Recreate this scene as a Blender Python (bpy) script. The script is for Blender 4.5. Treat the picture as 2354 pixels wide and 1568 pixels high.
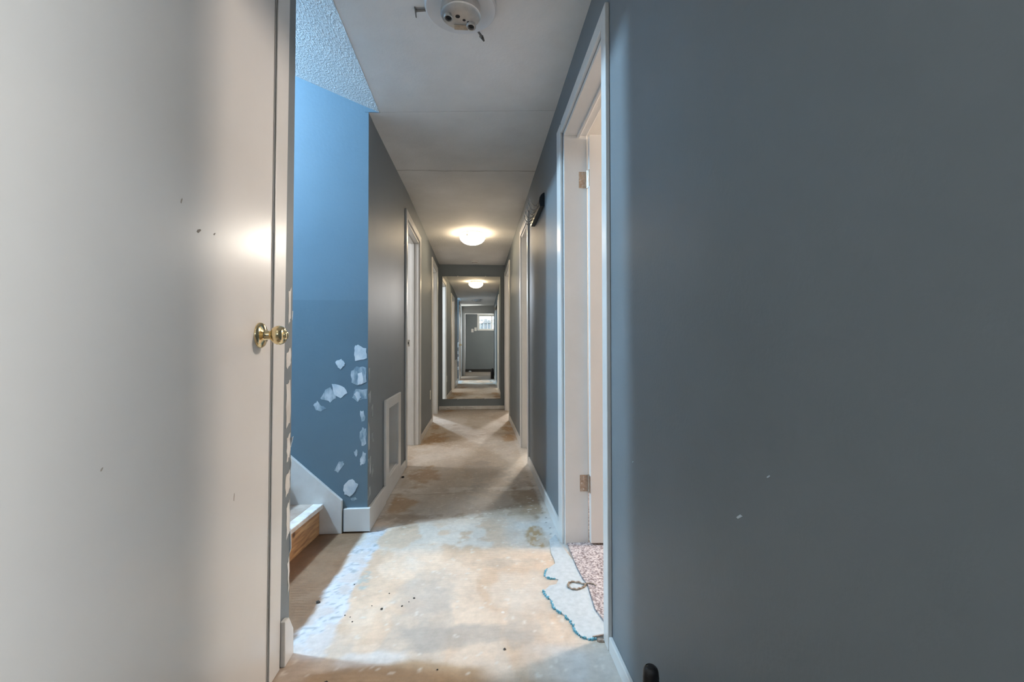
import bpy, bmesh, math, random
import numpy as np
from mathutils import Vector, Matrix

random.seed(7)
for o in list(bpy.data.objects):
    bpy.data.objects.remove(o)
S = bpy.context.scene
COL = S.collection
PI = math.pi

# ------------------------------------------------------------------ camera, world, lights, exposure
cd = bpy.data.cameras.new('camera'); cam = bpy.data.objects.new('camera', cd); COL.objects.link(cam)
F, YAW, PIT, ROL = 1039.5245, 0.0759, 0.0149, -0.0017
cd.sensor_fit = 'HORIZONTAL'; cd.sensor_width = 36.0; cd.lens = F / 2354 * 36.0
cd.clip_start = 0.02; cd.clip_end = 100
fw = Vector((math.sin(YAW) * math.cos(PIT), math.cos(YAW) * math.cos(PIT), math.sin(PIT)))
rt = Vector((math.cos(YAW), -math.sin(YAW), 0)); up = rt.cross(fw)
r2 = rt * math.cos(ROL) + up * math.sin(ROL); u2 = up * math.cos(ROL) - rt * math.sin(ROL)
cam.matrix_world = Matrix(((r2.x, u2.x, -fw.x, 0), (r2.y, u2.y, -fw.y, 0), (r2.z, u2.z, -fw.z, 1.0), (0, 0, 0, 1)))
S.camera = cam

S.view_settings.view_transform = 'Standard'
S.view_settings.look = 'None'
S.view_settings.exposure = 1.12
S.view_settings.gamma = 1.0
S.view_settings.use_curve_mapping = False

w = bpy.data.worlds.new('sky'); S.world = w; w.use_nodes = True
w.node_tree.nodes['Background'].inputs[0].default_value = (0.72, 0.86, 1.0, 1)
w.node_tree.nodes['Background'].inputs[1].default_value = 3.0


def lamp(name, kind, loc, power, color, size=0.1, target=None, sx=None, sy=None):
    l = bpy.data.lights.new(name, kind); l.energy = power; l.color = color
    if kind == 'POINT':
        l.shadow_soft_size = size
    elif kind == 'SPOT':
        l.shadow_soft_size = size; l.spot_size = math.radians(125); l.spot_blend = 0.5
    elif kind == 'AREA':
        l.shape = 'RECTANGLE'; l.size = sx; l.size_y = sy
    o = bpy.data.objects.new(name, l); o.location = loc; COL.objects.link(o)
    if target:
        o.rotation_euler = (Vector(target) - Vector(loc)).to_track_quat('-Z', 'Y').to_euler()
    return o


# cool daylight lamp at the head of the stairs, warm lamps in the rooms, two added, unseen fill spots behind the camera
lamp('stairwell_lamp', 'POINT', (-2.2, 1.97, 2.86), 146, (0.58, 0.88, 1.15), 0.09)
lamp('right_room_lamp', 'POINT', (1.95, 2.18, 2.22), 64, (1.0, 0.85, 0.72), 0.12)
lamp('right_middle_room_lamp', 'POINT', (0.9, 5.35, 2.2), 40, (1.0, 0.93, 0.82), 0.06)
lamp('right_far_room_lamp', 'POINT', (0.98, 8.4, 1.95), 60, (1.0, 0.96, 0.92), 0.05)
lamp('left_middle_room_lamp', 'POINT', (-1.9, 4.2, 2.1), 26, (0.95, 0.97, 1.0), 0.12)
lamp('left_far_room_lamp', 'POINT', (-1.3, 7.9, 2.0), 60, (0.80, 0.92, 1.06), 0.05)
lamp('back_room_added_fill', 'SPOT', (0.90, -1.0, 1.55), 170, (0.96, 0.99, 1.0), 0.13, (-0.55, 0.75, 1.95))
lamp('back_room_added_corner_fill', 'SPOT', (-1.05, -1.05, 1.45), 9, (1.0, 0.98, 0.95), 0.13, (-0.1, 0.9, 2.5))

# ------------------------------------------------------------------ materials


class NT:
    def __init__(self, name):
        self.m = bpy.data.materials.new(name); self.m.use_nodes = True
        self.t = self.m.node_tree; self.b = self.t.nodes['Principled BSDF']

    def n(self, typ, **kw):
        nd = self.t.nodes.new(typ)
        for k, v in kw.items():
            if k.startswith('i_'):
                nd.inputs[k[2:].replace('_', ' ')].default_value = v
            else:
                setattr(nd, k, v)
        return nd

    def l(self, a, b):
        self.t.links.new(a, b)


def rgba(c):
    return (c[0], c[1], c[2], 1)


def mat(name, col, rough=0.5, col2=None, nscale=3.0, bump=0.0, bscale=60.0, metal=0.0, emit=None, estr=0.0, detail=4.0, spec=0.5, stretch=None):
    k = NT(name); b = k.b
    b.inputs['Base Color'].default_value = rgba(col); b.inputs['Roughness'].default_value = rough
    b.inputs['Metallic'].default_value = metal; b.inputs['Specular IOR Level'].default_value = spec
    geo = k.n('ShaderNodeNewGeometry'); vec = geo.outputs['Position']
    if stretch:
        vm = k.n('ShaderNodeVectorMath', operation='MULTIPLY'); k.l(vec, vm.inputs[0]); vm.inputs[1].default_value = stretch; vec = vm.outputs[0]
    if col2:
        nz = k.n('ShaderNodeTexNoise', i_Scale=nscale, i_Detail=detail, i_Roughness=0.6); k.l(vec, nz.inputs['Vector'])
        mr = k.n('ShaderNodeMapRange'); mr.inputs['From Min'].default_value = 0.35; mr.inputs['From Max'].default_value = 0.65
        k.l(nz.outputs['Fac'], mr.inputs['Value'])
        mx = k.n('ShaderNodeMix', data_type='RGBA'); k.l(mr.outputs['Result'], mx.inputs['Factor'])
        mx.inputs[6].default_value = rgba(col); mx.inputs[7].default_value = rgba(col2)
        k.l(mx.outputs[2], b.inputs['Base Color'])
    if bump:
        nb = k.n('ShaderNodeTexNoise', i_Scale=bscale, i_Detail=3.0); k.l(vec, nb.inputs['Vector'])
        bp = k.n('ShaderNodeBump', i_Strength=bump, i_Distance=0.01); k.l(nb.outputs['Fac'], bp.inputs['Height']); k.l(bp.outputs['Normal'], b.inputs['Normal'])
    if emit:
        b.inputs['Emission Color'].default_value = rgba(emit); b.inputs['Emission Strength'].default_value = estr
    return k.m


M = {}
M['grey_paint'] = mat('slate_grey_wall_paint', (0.180, 0.205, 0.221), 0.52, (0.195, 0.220, 0.236), 2.2, 0.05, 90, spec=0.35)
M['blue_paint'] = mat('stairwell_blue_wall_paint', (0.128, 0.200, 0.256), 0.45, (0.140, 0.215, 0.272), 2.5, 0.06, 70)
def paint_lap(m, z):
    t = m.node_tree; b = t.nodes['Principled BSDF']; src = b.inputs['Base Color'].links[0].from_socket
    g = t.nodes.new('ShaderNodeNewGeometry'); sx = t.nodes.new('ShaderNodeSeparateXYZ'); t.links.new(g.outputs['Position'], sx.inputs[0])
    mr = t.nodes.new('ShaderNodeMapRange'); mr.inputs['From Min'].default_value = z - 0.003; mr.inputs['From Max'].default_value = z + 0.003
    mr.inputs['To Min'].default_value = 0.90; mr.inputs['To Max'].default_value = 1.04; t.links.new(sx.outputs['Z'], mr.inputs['Value'])
    vm = t.nodes.new('ShaderNodeVectorMath'); vm.operation = 'SCALE'; t.links.new(src, vm.inputs[0]); t.links.new(mr.outputs['Result'], vm.inputs['Scale'])
    t.links.new(vm.outputs[0], b.inputs['Base Color'])


paint_lap(M['blue_paint'], 1.262)
M['trim'] = mat('white_trim_paint', (0.74, 0.73, 0.71), 0.32, (0.70, 0.69, 0.665), 5, 0.03, 40)
M['trim_worn'] = mat('worn_white_trim_paint', (0.74, 0.725, 0.70), 0.4, (0.60, 0.57, 0.53), 14, 0.06, 60)
M['trim_speck'] = mat('chipped_white_stringer_paint', (0.74, 0.735, 0.72), 0.4, (0.66, 0.645, 0.62), 9, 0.08, 50)
M['door'] = mat('semi_gloss_white_door_paint', (0.76, 0.745, 0.72), 0.26, (0.73, 0.715, 0.69), 2.5, 0.015, 25)
M['plaster'] = mat('white_spackle', (0.74, 0.76, 0.78), 0.8, (0.42, 0.52, 0.60), 16, 0.2, 160, stretch=(1, 1, 0.6))
M['plaster_thin'] = mat('thin_spackle_smear', (0.17, 0.26, 0.33), 0.7, (0.58, 0.64, 0.69), 22, 0.1, 120, stretch=(1.4, 1, 0.6))
M['plaster_grey'] = mat('spackle_smear_on_grey', (0.19, 0.22, 0.24), 0.7, (0.50, 0.52, 0.53), 24, 0.1, 120, stretch=(1, 1, 0.5))
M['brass'] = mat('polished_brass', (0.83, 0.66, 0.38), 0.13, metal=1.0)
M['steel'] = mat('worn_steel', (0.62, 0.60, 0.57), 0.28, (0.45, 0.42, 0.38), 60, metal=1.0)
M['bronze'] = mat('tarnished_hinge_metal', (0.42, 0.32, 0.24), 0.45, (0.55, 0.47, 0.40), 90, metal=0.8)
M['dark_metal'] = mat('dark_screw_metal', (0.22, 0.21, 0.20), 0.4, metal=0.9)
M['brushed'] = mat('brushed_nickel', (0.70, 0.67, 0.64), 0.32, (0.60, 0.58, 0.55), 40, metal=0.75)
M['black'] = mat('black_plastic', (0.012, 0.012, 0.014), 0.38, bump=0.04, bscale=90)
M['black_wood'] = mat('black_lacquered_wood', (0.012, 0.016, 0.020), 0.35)
M['dark'] = mat('dark_gap', (0.02, 0.018, 0.017), 0.9)
M['pan'] = mat('white_enamel_pan', (0.70, 0.71, 0.72), 0.35)
M['plastic'] = mat('white_plastic', (0.78, 0.77, 0.74), 0.35)
M['vent_back'] = mat('dusty_beige_board', (0.40, 0.36, 0.31), 0.7, (0.33, 0.29, 0.25), 12)
M['dome'] = mat('lit_opal_glass', (0.9, 0.86, 0.8), 0.3, emit=(1.0, 0.78, 0.52), estr=16.0)
M['rope'] = mat('frayed_brown_cord', (0.26, 0.20, 0.15), 0.9, (0.42, 0.34, 0.27), 200, 0.4, 300)
M['rotten'] = mat('splintered_brown_wood', (0.36, 0.25, 0.19), 0.9, (0.52, 0.42, 0.36), 120, 0.4, 150)
M['underlay'] = mat('pale_blue_grey_underlay', (0.55, 0.585, 0.60), 0.8, (0.46, 0.50, 0.515), 45, 0.15, 140)
M['turquoise'] = mat('turquoise_foam_crumbs', (0.24, 0.52, 0.66), 0.8, (0.07, 0.30, 0.38), 90, 0.2, 120)
M['tread'] = mat('worn_painted_tread', (0.50, 0.41, 0.35), 0.7, (0.36, 0.26, 0.20), 7, 0.1, 60)
M['tread_edge'] = mat('white_chipped_tread_edge', (0.78, 0.74, 0.70), 0.6, (0.62, 0.53, 0.46), 18, 0.1, 80)
M['crumb'] = mat('dark_debris', (0.05, 0.045, 0.04), 0.9)
M['outside'] = mat('weathered_fence_boards', (0.20, 0.22, 0.25), 0.8, (0.34, 0.30, 0.28), 2.0)
M['ground'] = mat('outdoor_ground', (0.30, 0.33, 0.28), 0.9, (0.42, 0.42, 0.40), 1.2)
M['baseboard_dark'] = mat('dark_stained_baseboard', (0.025, 0.023, 0.022), 0.6)
M['room_paint'] = mat('pale_room_paint', (0.62, 0.60, 0.57), 0.7, (0.58, 0.56, 0.53), 3)


def m_pine():
    k = NT('raw_knotty_pine'); b = k.b; b.inputs['Roughness'].default_value = 0.6
    geo = k.n('ShaderNodeNewGeometry'); vm = k.n('ShaderNodeVectorMath', operation='MULTIPLY'); vm.inputs[1].default_value = (6, 3.0, 26)
    k.l(geo.outputs['Position'], vm.inputs[0])
    nz = k.n('ShaderNodeTexNoise', i_Scale=2.0, i_Detail=6.0, i_Distortion=0.8); k.l(vm.outputs[0], nz.inputs['Vector'])
    cr = k.n('ShaderNodeValToRGB'); e = cr.color_ramp.elements
    e[0].position = 0.30; e[0].color = (0.30, 0.15, 0.07, 1); e[1].position = 0.68; e[1].color = (0.66, 0.40, 0.20, 1)
    x = cr.color_ramp.elements.new(0.5); x.color = (0.52, 0.29, 0.135, 1)
    k.l(nz.outputs['Fac'], cr.inputs['Fac'])
    vo = k.n('ShaderNodeTexVoronoi', i_Scale=7.0); k.l(geo.outputs['Position'], vo.inputs['Vector'])
    mr = k.n('ShaderNodeMapRange'); mr.inputs['From Min'].default_value = 0.05; mr.inputs['From Max'].default_value = 0.14
    k.l(vo.outputs['Distance'], mr.inputs['Value'])
    mx = k.n('ShaderNodeMix', data_type='RGBA'); mx.inputs[6].default_value = (0.12, 0.055, 0.03, 1)
    k.l(mr.outputs['Result'], mx.inputs['Factor']); k.l(cr.outputs['Color'], mx.inputs[7]); k.l(mx.outputs[2], b.inputs['Base Color'])
    return k.m


M['pine'] = m_pine()


def m_carpet():
    k = NT('flecked_pinkish_carpet'); b = k.b; b.inputs['Roughness'].default_value = 0.95; b.inputs['Specular IOR Level'].default_value = 0.1
    geo = k.n('ShaderNodeNewGeometry'); nz = k.n('ShaderNodeTexNoise', i_Scale=110.0, i_Detail=3.0); k.l(geo.outputs['Position'], nz.inputs['Vector'])
    cr = k.n('ShaderNodeValToRGB'); e = cr.color_ramp.elements
    e[0].position = 0.36; e[0].color = (0.21, 0.16, 0.155, 1); e[1].position = 0.66; e[1].color = (0.68, 0.60, 0.575, 1)
    x = e.new(0.5); x.color = (0.46, 0.39, 0.38, 1)
    k.l(nz.outputs['Fac'], cr.inputs['Fac']); k.l(cr.outputs['Color'], b.inputs['Base Color'])
    bp = k.n('ShaderNodeBump', i_Strength=0.6, i_Distance=0.01); k.l(nz.outputs['Fac'], bp.inputs['Height']); k.l(bp.outputs['Normal'], b.inputs['Normal'])
    return k.m


M['carpet'] = m_carpet()


def m_ceiling(name, c1, c2, stip_from=None, stip=0.6, seam=None, scale=95.0):
    """painted plaster: smooth patch work, stippled texture beyond stip_from (world Y), a taped joint at seam"""
    k = NT(name); b = k.b; b.inputs['Roughness'].default_value = 0.75
    geo = k.n('ShaderNodeNewGeometry'); P = geo.outputs['Position']
    nz = k.n('ShaderNodeTexNoise', i_Scale=2.6, i_Detail=5.0, i_Roughness=0.62); k.l(P, nz.inputs['Vector'])
    mr = k.n('ShaderNodeMapRange'); mr.inputs['From Min'].default_value = 0.35; mr.inputs['From Max'].default_value = 0.66; k.l(nz.outputs['Fac'], mr.inputs['Value'])
    mx = k.n('ShaderNodeMix', data_type='RGBA'); mx.inputs[6].default_value = rgba(c1); mx.inputs[7].default_value = rgba(c2); k.l(mr.outputs['Result'], mx.inputs['Factor'])
    colr = mx.outputs[2]
    nb = k.n('ShaderNodeTexNoise', i_Scale=scale, i_Detail=2.0, i_Roughness=0.5); k.l(P, nb.inputs['Vector'])
    hr = k.n('ShaderNodeMapRange'); hr.inputs['From Min'].default_value = 0.45; hr.inputs['From Max'].default_value = 0.68; k.l(nb.outputs['Fac'], hr.inputs['Value'])
    bp = k.n('ShaderNodeBump', i_Strength=stip, i_Distance=0.02); k.l(hr.outputs['Result'], bp.inputs['Height'])
    sx = k.n('ShaderNodeSeparateXYZ'); k.l(P, sx.inputs[0])
    if stip_from is not None:
        n2 = k.n('ShaderNodeTexNoise', i_Scale=5.0); k.l(P, n2.inputs['Vector'])
        ad = k.n('ShaderNodeMath', operation='MULTIPLY_ADD'); ad.inputs[1].default_value = 0.25; k.l(n2.outputs['Fac'], ad.inputs[0]); k.l(sx.outputs['Y'], ad.inputs[2])
        m2 = k.n('ShaderNodeMapRange'); m2.inputs['From Min'].default_value = stip_from; m2.inputs['From Max'].default_value = stip_from + 0.12
        m2.inputs['To Min'].default_value = 0.05; m2.inputs['To Max'].default_value = stip; k.l(ad.outputs[0], m2.inputs['Value']); k.l(m2.outputs['Result'], bp.inputs['Strength'])
    k.l(bp.outputs['Normal'], b.inputs['Normal'])
    if seam is not None:
        n3 = k.n('ShaderNodeTexNoise', i_Scale=7.0, i_Detail=3.0); k.l(P, n3.inputs['Vector'])
        a3 = k.n('ShaderNodeMath', operation='MULTIPLY_ADD'); a3.inputs[1].default_value = 0.05; k.l(n3.outputs['Fac'], a3.inputs[0]); k.l(sx.outputs['Y'], a3.inputs[2])
        sb = k.n('ShaderNodeMath', operation='SUBTRACT'); sb.inputs[1].default_value = seam + 0.025; k.l(a3.outputs[0], sb.inputs[0])
        ab = k.n('ShaderNodeMath', operation='ABSOLUTE'); k.l(sb.outputs[0], ab.inputs[0])
        m3 = k.n('ShaderNodeMapRange'); m3.inputs['From Min'].default_value = 0.002; m3.inputs['From Max'].default_value = 0.014
        m3.inputs['To Min'].default_value = 0.55; m3.inputs['To Max'].default_value = 0.0; k.l(ab.outputs[0], m3.inputs['Value'])
        x3 = k.n('ShaderNodeMix', data_type='RGBA'); k.l(m3.outputs['Result'], x3.inputs['Factor']); k.l(colr, x3.inputs[6]); x3.inputs[7].default_value = (0.36, 0.34, 0.31, 1)
        colr = x3.outputs[2]
    k.l(colr, b.inputs['Base Color'])
    return k.m


M['ceiling'] = m_ceiling('patched_plaster_ceiling', (0.84, 0.83, 0.81), (0.76, 0.75, 0.73), 5.62, 0.30, 3.43, 75)
M['stair_ceiling'] = m_ceiling('stippled_stair_ceiling', (0.58, 0.58, 0.575), (0.52, 0.52, 0.52), None, 0.36, None, 105)


def m_floor():
    k = NT('scraped_concrete_floor'); b = k.b
    at = k.n('ShaderNodeVertexColor', layer_name='Col')
    geo = k.n('ShaderNodeNewGeometry'); P = geo.outputs['Position']
    nz = k.n('ShaderNodeTexNoise', i_Scale=38.0, i_Detail=6.0, i_Roughness=0.7); k.l(P, nz.inputs['Vector'])
    mr = k.n('ShaderNodeMapRange'); mr.inputs['From Min'].default_value = 0.3; mr.inputs['From Max'].default_value = 0.7
    mr.inputs['To Min'].default_value = 0.90; mr.inputs['To Max'].default_value = 1.08; k.l(nz.outputs['Fac'], mr.inputs['Value'])
    vm = k.n('ShaderNodeVectorMath', operation='SCALE'); k.l(at.outputs['Color'], vm.inputs[0]); k.l(mr.outputs['Result'], vm.inputs['Scale'])
    vo = k.n('ShaderNodeTexVoronoi', i_Scale=9.0); k.l(P, vo.inputs['Vector'])
    sp = k.n('ShaderNodeMapRange'); sp.inputs['From Min'].default_value = 0.045; sp.inputs['From Max'].default_value = 0.075
    sp.inputs['To Min'].default_value = 0.75; sp.inputs['To Max'].default_value = 0.0; k.l(vo.outputs['Distance'], sp.inputs['Value'])
    sepc = k.n('ShaderNodeSeparateColor'); k.l(vo.outputs['Color'], sepc.inputs[0])
    gt = k.n('ShaderNodeMath', operation='GREATER_THAN'); gt.inputs[1].default_value = 0.8; k.l(sepc.outputs[0], gt.inputs[0])
    mu = k.n('ShaderNodeMath', operation='MULTIPLY'); k.l(gt.outputs[0], mu.inputs[0]); k.l(sp.outputs['Result'], mu.inputs[1])
    mx = k.n('ShaderNodeMix', data_type='RGBA'); k.l(mu.outputs[0], mx.inputs['Factor']); k.l(vm.outputs[0], mx.inputs[6]); mx.inputs[7].default_value = (0.78, 0.76, 0.72, 1)
    k.l(mx.outputs[2], b.inputs['Base Color'])
    b.inputs['Roughness'].default_value = 0.62
    wv = k.n('ShaderNodeTexWave', wave_type='RINGS', i_Scale=16.0, i_Distortion=5.0, i_Detail=1.0); k.l(P, wv.inputs['Vector'])
    ad = k.n('ShaderNodeMath', operation='MULTIPLY_ADD'); ad.inputs[1].default_value = 0.25; k.l(wv.outputs['Fac'], ad.inputs[0]); k.l(nz.outputs['Fac'], ad.inputs[2])
    bp = k.n('ShaderNodeBump', i_Strength=0.3, i_Distance=0.01); k.l(ad.outputs[0], bp.inputs['Height']); k.l(bp.outputs['Normal'], b.inputs['Normal'])
    return k.m


M['floor'] = m_floor()


def m_mirror():
    k = NT('aged_mirror_silver'); b = k.b
    b.inputs['Base Color'].default_value = (0.76, 0.755, 0.71, 1); b.inputs['Metallic'].default_value = 1.0; b.inputs['Roughness'].default_value = 0.0
    return k.m


M['mirror'] = m_mirror()


def m_glass():
    k = NT('window_glass'); t = k.t; out = t.nodes['Material Output']
    tr = k.n('ShaderNodeBsdfTransparent'); gl = k.n('ShaderNodeBsdfGlossy'); gl.inputs['Roughness'].default_value = 0.02
    tr.inputs[0].default_value = (0.92, 0.96, 0.98, 1)
    mx = k.n('ShaderNodeMixShader'); mx.inputs[0].default_value = 0.07
    k.l(tr.outputs[0], mx.inputs[1]); k.l(gl.outputs[0], mx.inputs[2]); k.l(mx.outputs[0], out.inputs['Surface'])
    return k.m


M['glass'] = m_glass()

# ------------------------------------------------------------------ mesh helpers


class MB:
    """collects hexahedra, lathes, tubes and prisms and links them as ONE mesh object"""

    def __init__(self):
        self.v = []; self.f = []; self.mi = []

    def hexa(self, p, mi=0):
        # p: 4 bottom points counter-clockwise from above, then 4 top points
        b = len(self.v); self.v += [tuple(q) for q in p]
        for q in ((3, 2, 1, 0), (4, 5, 6, 7), (0, 1, 5, 4), (1, 2, 6, 5), (2, 3, 7, 6), (3, 0, 4, 7)):
            self.f.append([b + i for i in q]); self.mi.append(mi)
        return self

    def box(self, x0, x1, y0, y1, z0, z1, mi=0):
        return self.hexa([(x0, y0, z0), (x1, y0, z0), (x1, y1, z0), (x0, y1, z0), (x0, y0, z1), (x1, y0, z1), (x1, y1, z1), (x0, y1, z1)], mi)

    def face(self, pts, mi=0):
        b = len(self.v); self.v += [tuple(q) for q in pts]; self.f.append(list(range(b, b + len(pts)))); self.mi.append(mi); return self

    def prism(self, poly, vec, mi=0):
        """poly: planar list of 3D points, swept along vec"""
        b = len(self.v); n = len(poly); vec = Vector(vec)
        self.v += [tuple(q) for q in poly] + [tuple(Vector(q) + vec) for q in poly]
        self.f.append(list(range(b + n - 1, b - 1, -1))); self.mi.append(mi)
        self.f.append(list(range(b + n, b + 2 * n))); self.mi.append(mi)
        for i in range(n):
            j = (i + 1) % n
            self.f.append([b + i, b + j, b + n + j, b + n + i]); self.mi.append(mi)
        return self

    def lathe(self, prof, org, axis=(0, 0, 1), seg=32, mi=0, closed=False):
        """prof: (along axis, radius)"""
        ax = Vector(axis).normalized(); a = ax.orthogonal().normalized(); c = ax.cross(a); org = Vector(org)
        b = len(self.v)
        for h, r in prof:
            for i in range(seg):
                t = 2 * PI * i / seg
                self.v.append(tuple(org + ax * h + (a * math.cos(t) + c * math.sin(t)) * max(r, 1e-5)))
        for k in range(len(prof) - 1):
            for i in range(seg):
                j = (i + 1) % seg
                self.f.append([b + k * seg + i, b + k * seg + j, b + (k + 1) * seg + j, b + (k + 1) * seg + i]); self.mi.append(mi)
        self.f.append([b + i for i in range(seg - 1, -1, -1)]); self.mi.append(mi)
        self.f.append([b + (len(prof) - 1) * seg + i for i in range(seg)]); self.mi.append(mi)
        return self

    def tube(self, pts, r, seg=8, mi=0, closed=False):
        pts = [Vector(p) for p in pts]; n = len(pts); b = len(self.v)
        ref = Vector((0.3, 0.2, 0.93))
        for i, p in enumerate(pts):
            if closed:
                d = pts[(i + 1) % n] - pts[i - 1]
            else:
                d = pts[min(i + 1, n - 1)] - pts[max(i - 1, 0)]
            d.normalize(); a = d.cross(ref)
            if a.length < 1e-3: a = d.orthogonal()
            a.normalize(); c = d.cross(a)
            rr = r[i] if isinstance(r, (list, tuple)) else r
            for s in range(seg):
                t = 2 * PI * s / seg
                self.v.append(tuple(p + (a * math.cos(t) + c * math.sin(t)) * rr))
        for i in range(n if closed else n - 1):
            k = (i + 1) % n
            for s in range(seg):
                j = (s + 1) % seg
                self.f.append([b + i * seg + s, b + i * seg + j, b + k * seg + j, b + k * seg + s]); self.mi.append(mi)
        if not closed:
            self.f.append([b + s for s in range(seg)]); self.mi.append(mi)
            self.f.append([b + (n - 1) * seg + s for s in range(seg - 1, -1, -1)]); self.mi.append(mi)
        return self

    def build(self, name, mats, parent=None, bevel=0.0, smooth=None, seg=2):
        me = bpy.data.meshes.new(name); me.from_pydata(self.v, [], self.f)
        if not isinstance(mats, (list, tuple)): mats = [mats]
        for m in mats: me.materials.append(m)
        me.polygons.foreach_set('material_index', self.mi)
        bm = bmesh.new(); bm.from_mesh(me); bmesh.ops.recalc_face_normals(bm, faces=bm.faces); bm.to_mesh(me); bm.free()
        o = bpy.data.objects.new(name, me); COL.objects.link(o)
        if parent: o.parent = parent; o.matrix_parent_inverse = Matrix.Translation(parent.location).inverted()
        if bevel:
            bv = o.modifiers.new('bevel', 'BEVEL'); bv.width = bevel; bv.segments = seg; bv.limit_method = 'ANGLE'; bv.angle_limit = math.radians(40)
        if smooth is not None:
            for p in me.polygons: p.use_smooth = True
            me.set_sharp_from_angle(angle=math.radians(smooth))
        return o


def tag(o, label=None, cat=None, group=None, kind=None):
    if label: o['label'] = label
    if cat: o['category'] = cat
    if group: o['group'] = group
    if kind: o['kind'] = kind
    return o


def empty(name, loc=(0, 0, 0)):
    o = bpy.data.objects.new(name, None); o.location = loc; COL.objects.link(o); o.empty_display_size = 0.05
    return o


def structure(o, label=None):
    return tag(o, label, kind='structure')


# ------------------------------------------------------------------ dimensions
H = 2.355            # ceiling
XR = 0.443           # right hall wall
XN = -0.618          # left wall beside the camera
YB = 2.535           # stairwell wall that faces the camera
YE = 7.385           # end wall
TH = 0.12


def wl(y):           # left hall wall beyond the stairs is a touch out of square
    return -0.600 - 0.0045 * (y - YB)


def zl(y):           # the ceiling sags a little on the left beside the stairs
    t = min(max((y - 2.7) / 1.3, 0), 1)
    return 2.303 + 0.052 * t


def zc(x, y):
    t = min(max((x + 0.6) / 1.04, 0), 1)
    return zl(y) * (1 - t) + H * t


# ------------------------------------------------------------------ floor (scraped concrete, colours laid down per vertex)
def vnoise(x, y, sc, seed):
    an = 0.35 + seed * 1.7; g = np.random.RandomState(seed).rand(256, 256)
    u = (x * math.cos(an) - y * math.sin(an)) * sc + seed * 3.1; v = (x * math.sin(an) + y * math.cos(an)) * sc + seed * 7.7
    iu = np.floor(u).astype(int); iv = np.floor(v).astype(int); fu = u - iu; fv = v - iv
    fu = fu ** 3 * (fu * (fu * 6 - 15) + 10); fv = fv ** 3 * (fv * (fv * 6 - 15) + 10)
    a = g[iu % 256, iv % 256]; b = g[(iu + 1) % 256, iv % 256]; c = g[iu % 256, (iv + 1) % 256]; d = g[(iu + 1) % 256, (iv + 1) % 256]
    return (a * (1 - fu) + b * fu) * (1 - fv) + (c * (1 - fu) + d * fu) * fv


def fbm(x, y, sc, seed, octv=5):
    s = 0; a = 1; t = 0
    for i in range(octv):
        s = s + a * vnoise(x, y, sc * 1.93 ** i, seed + i); t += a; a *= 0.56
    return s / t


def sst(a, b, x):
    t = np.clip((x - a) / (b - a), 0, 1); return t * t * (3 - 2 * t)


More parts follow.
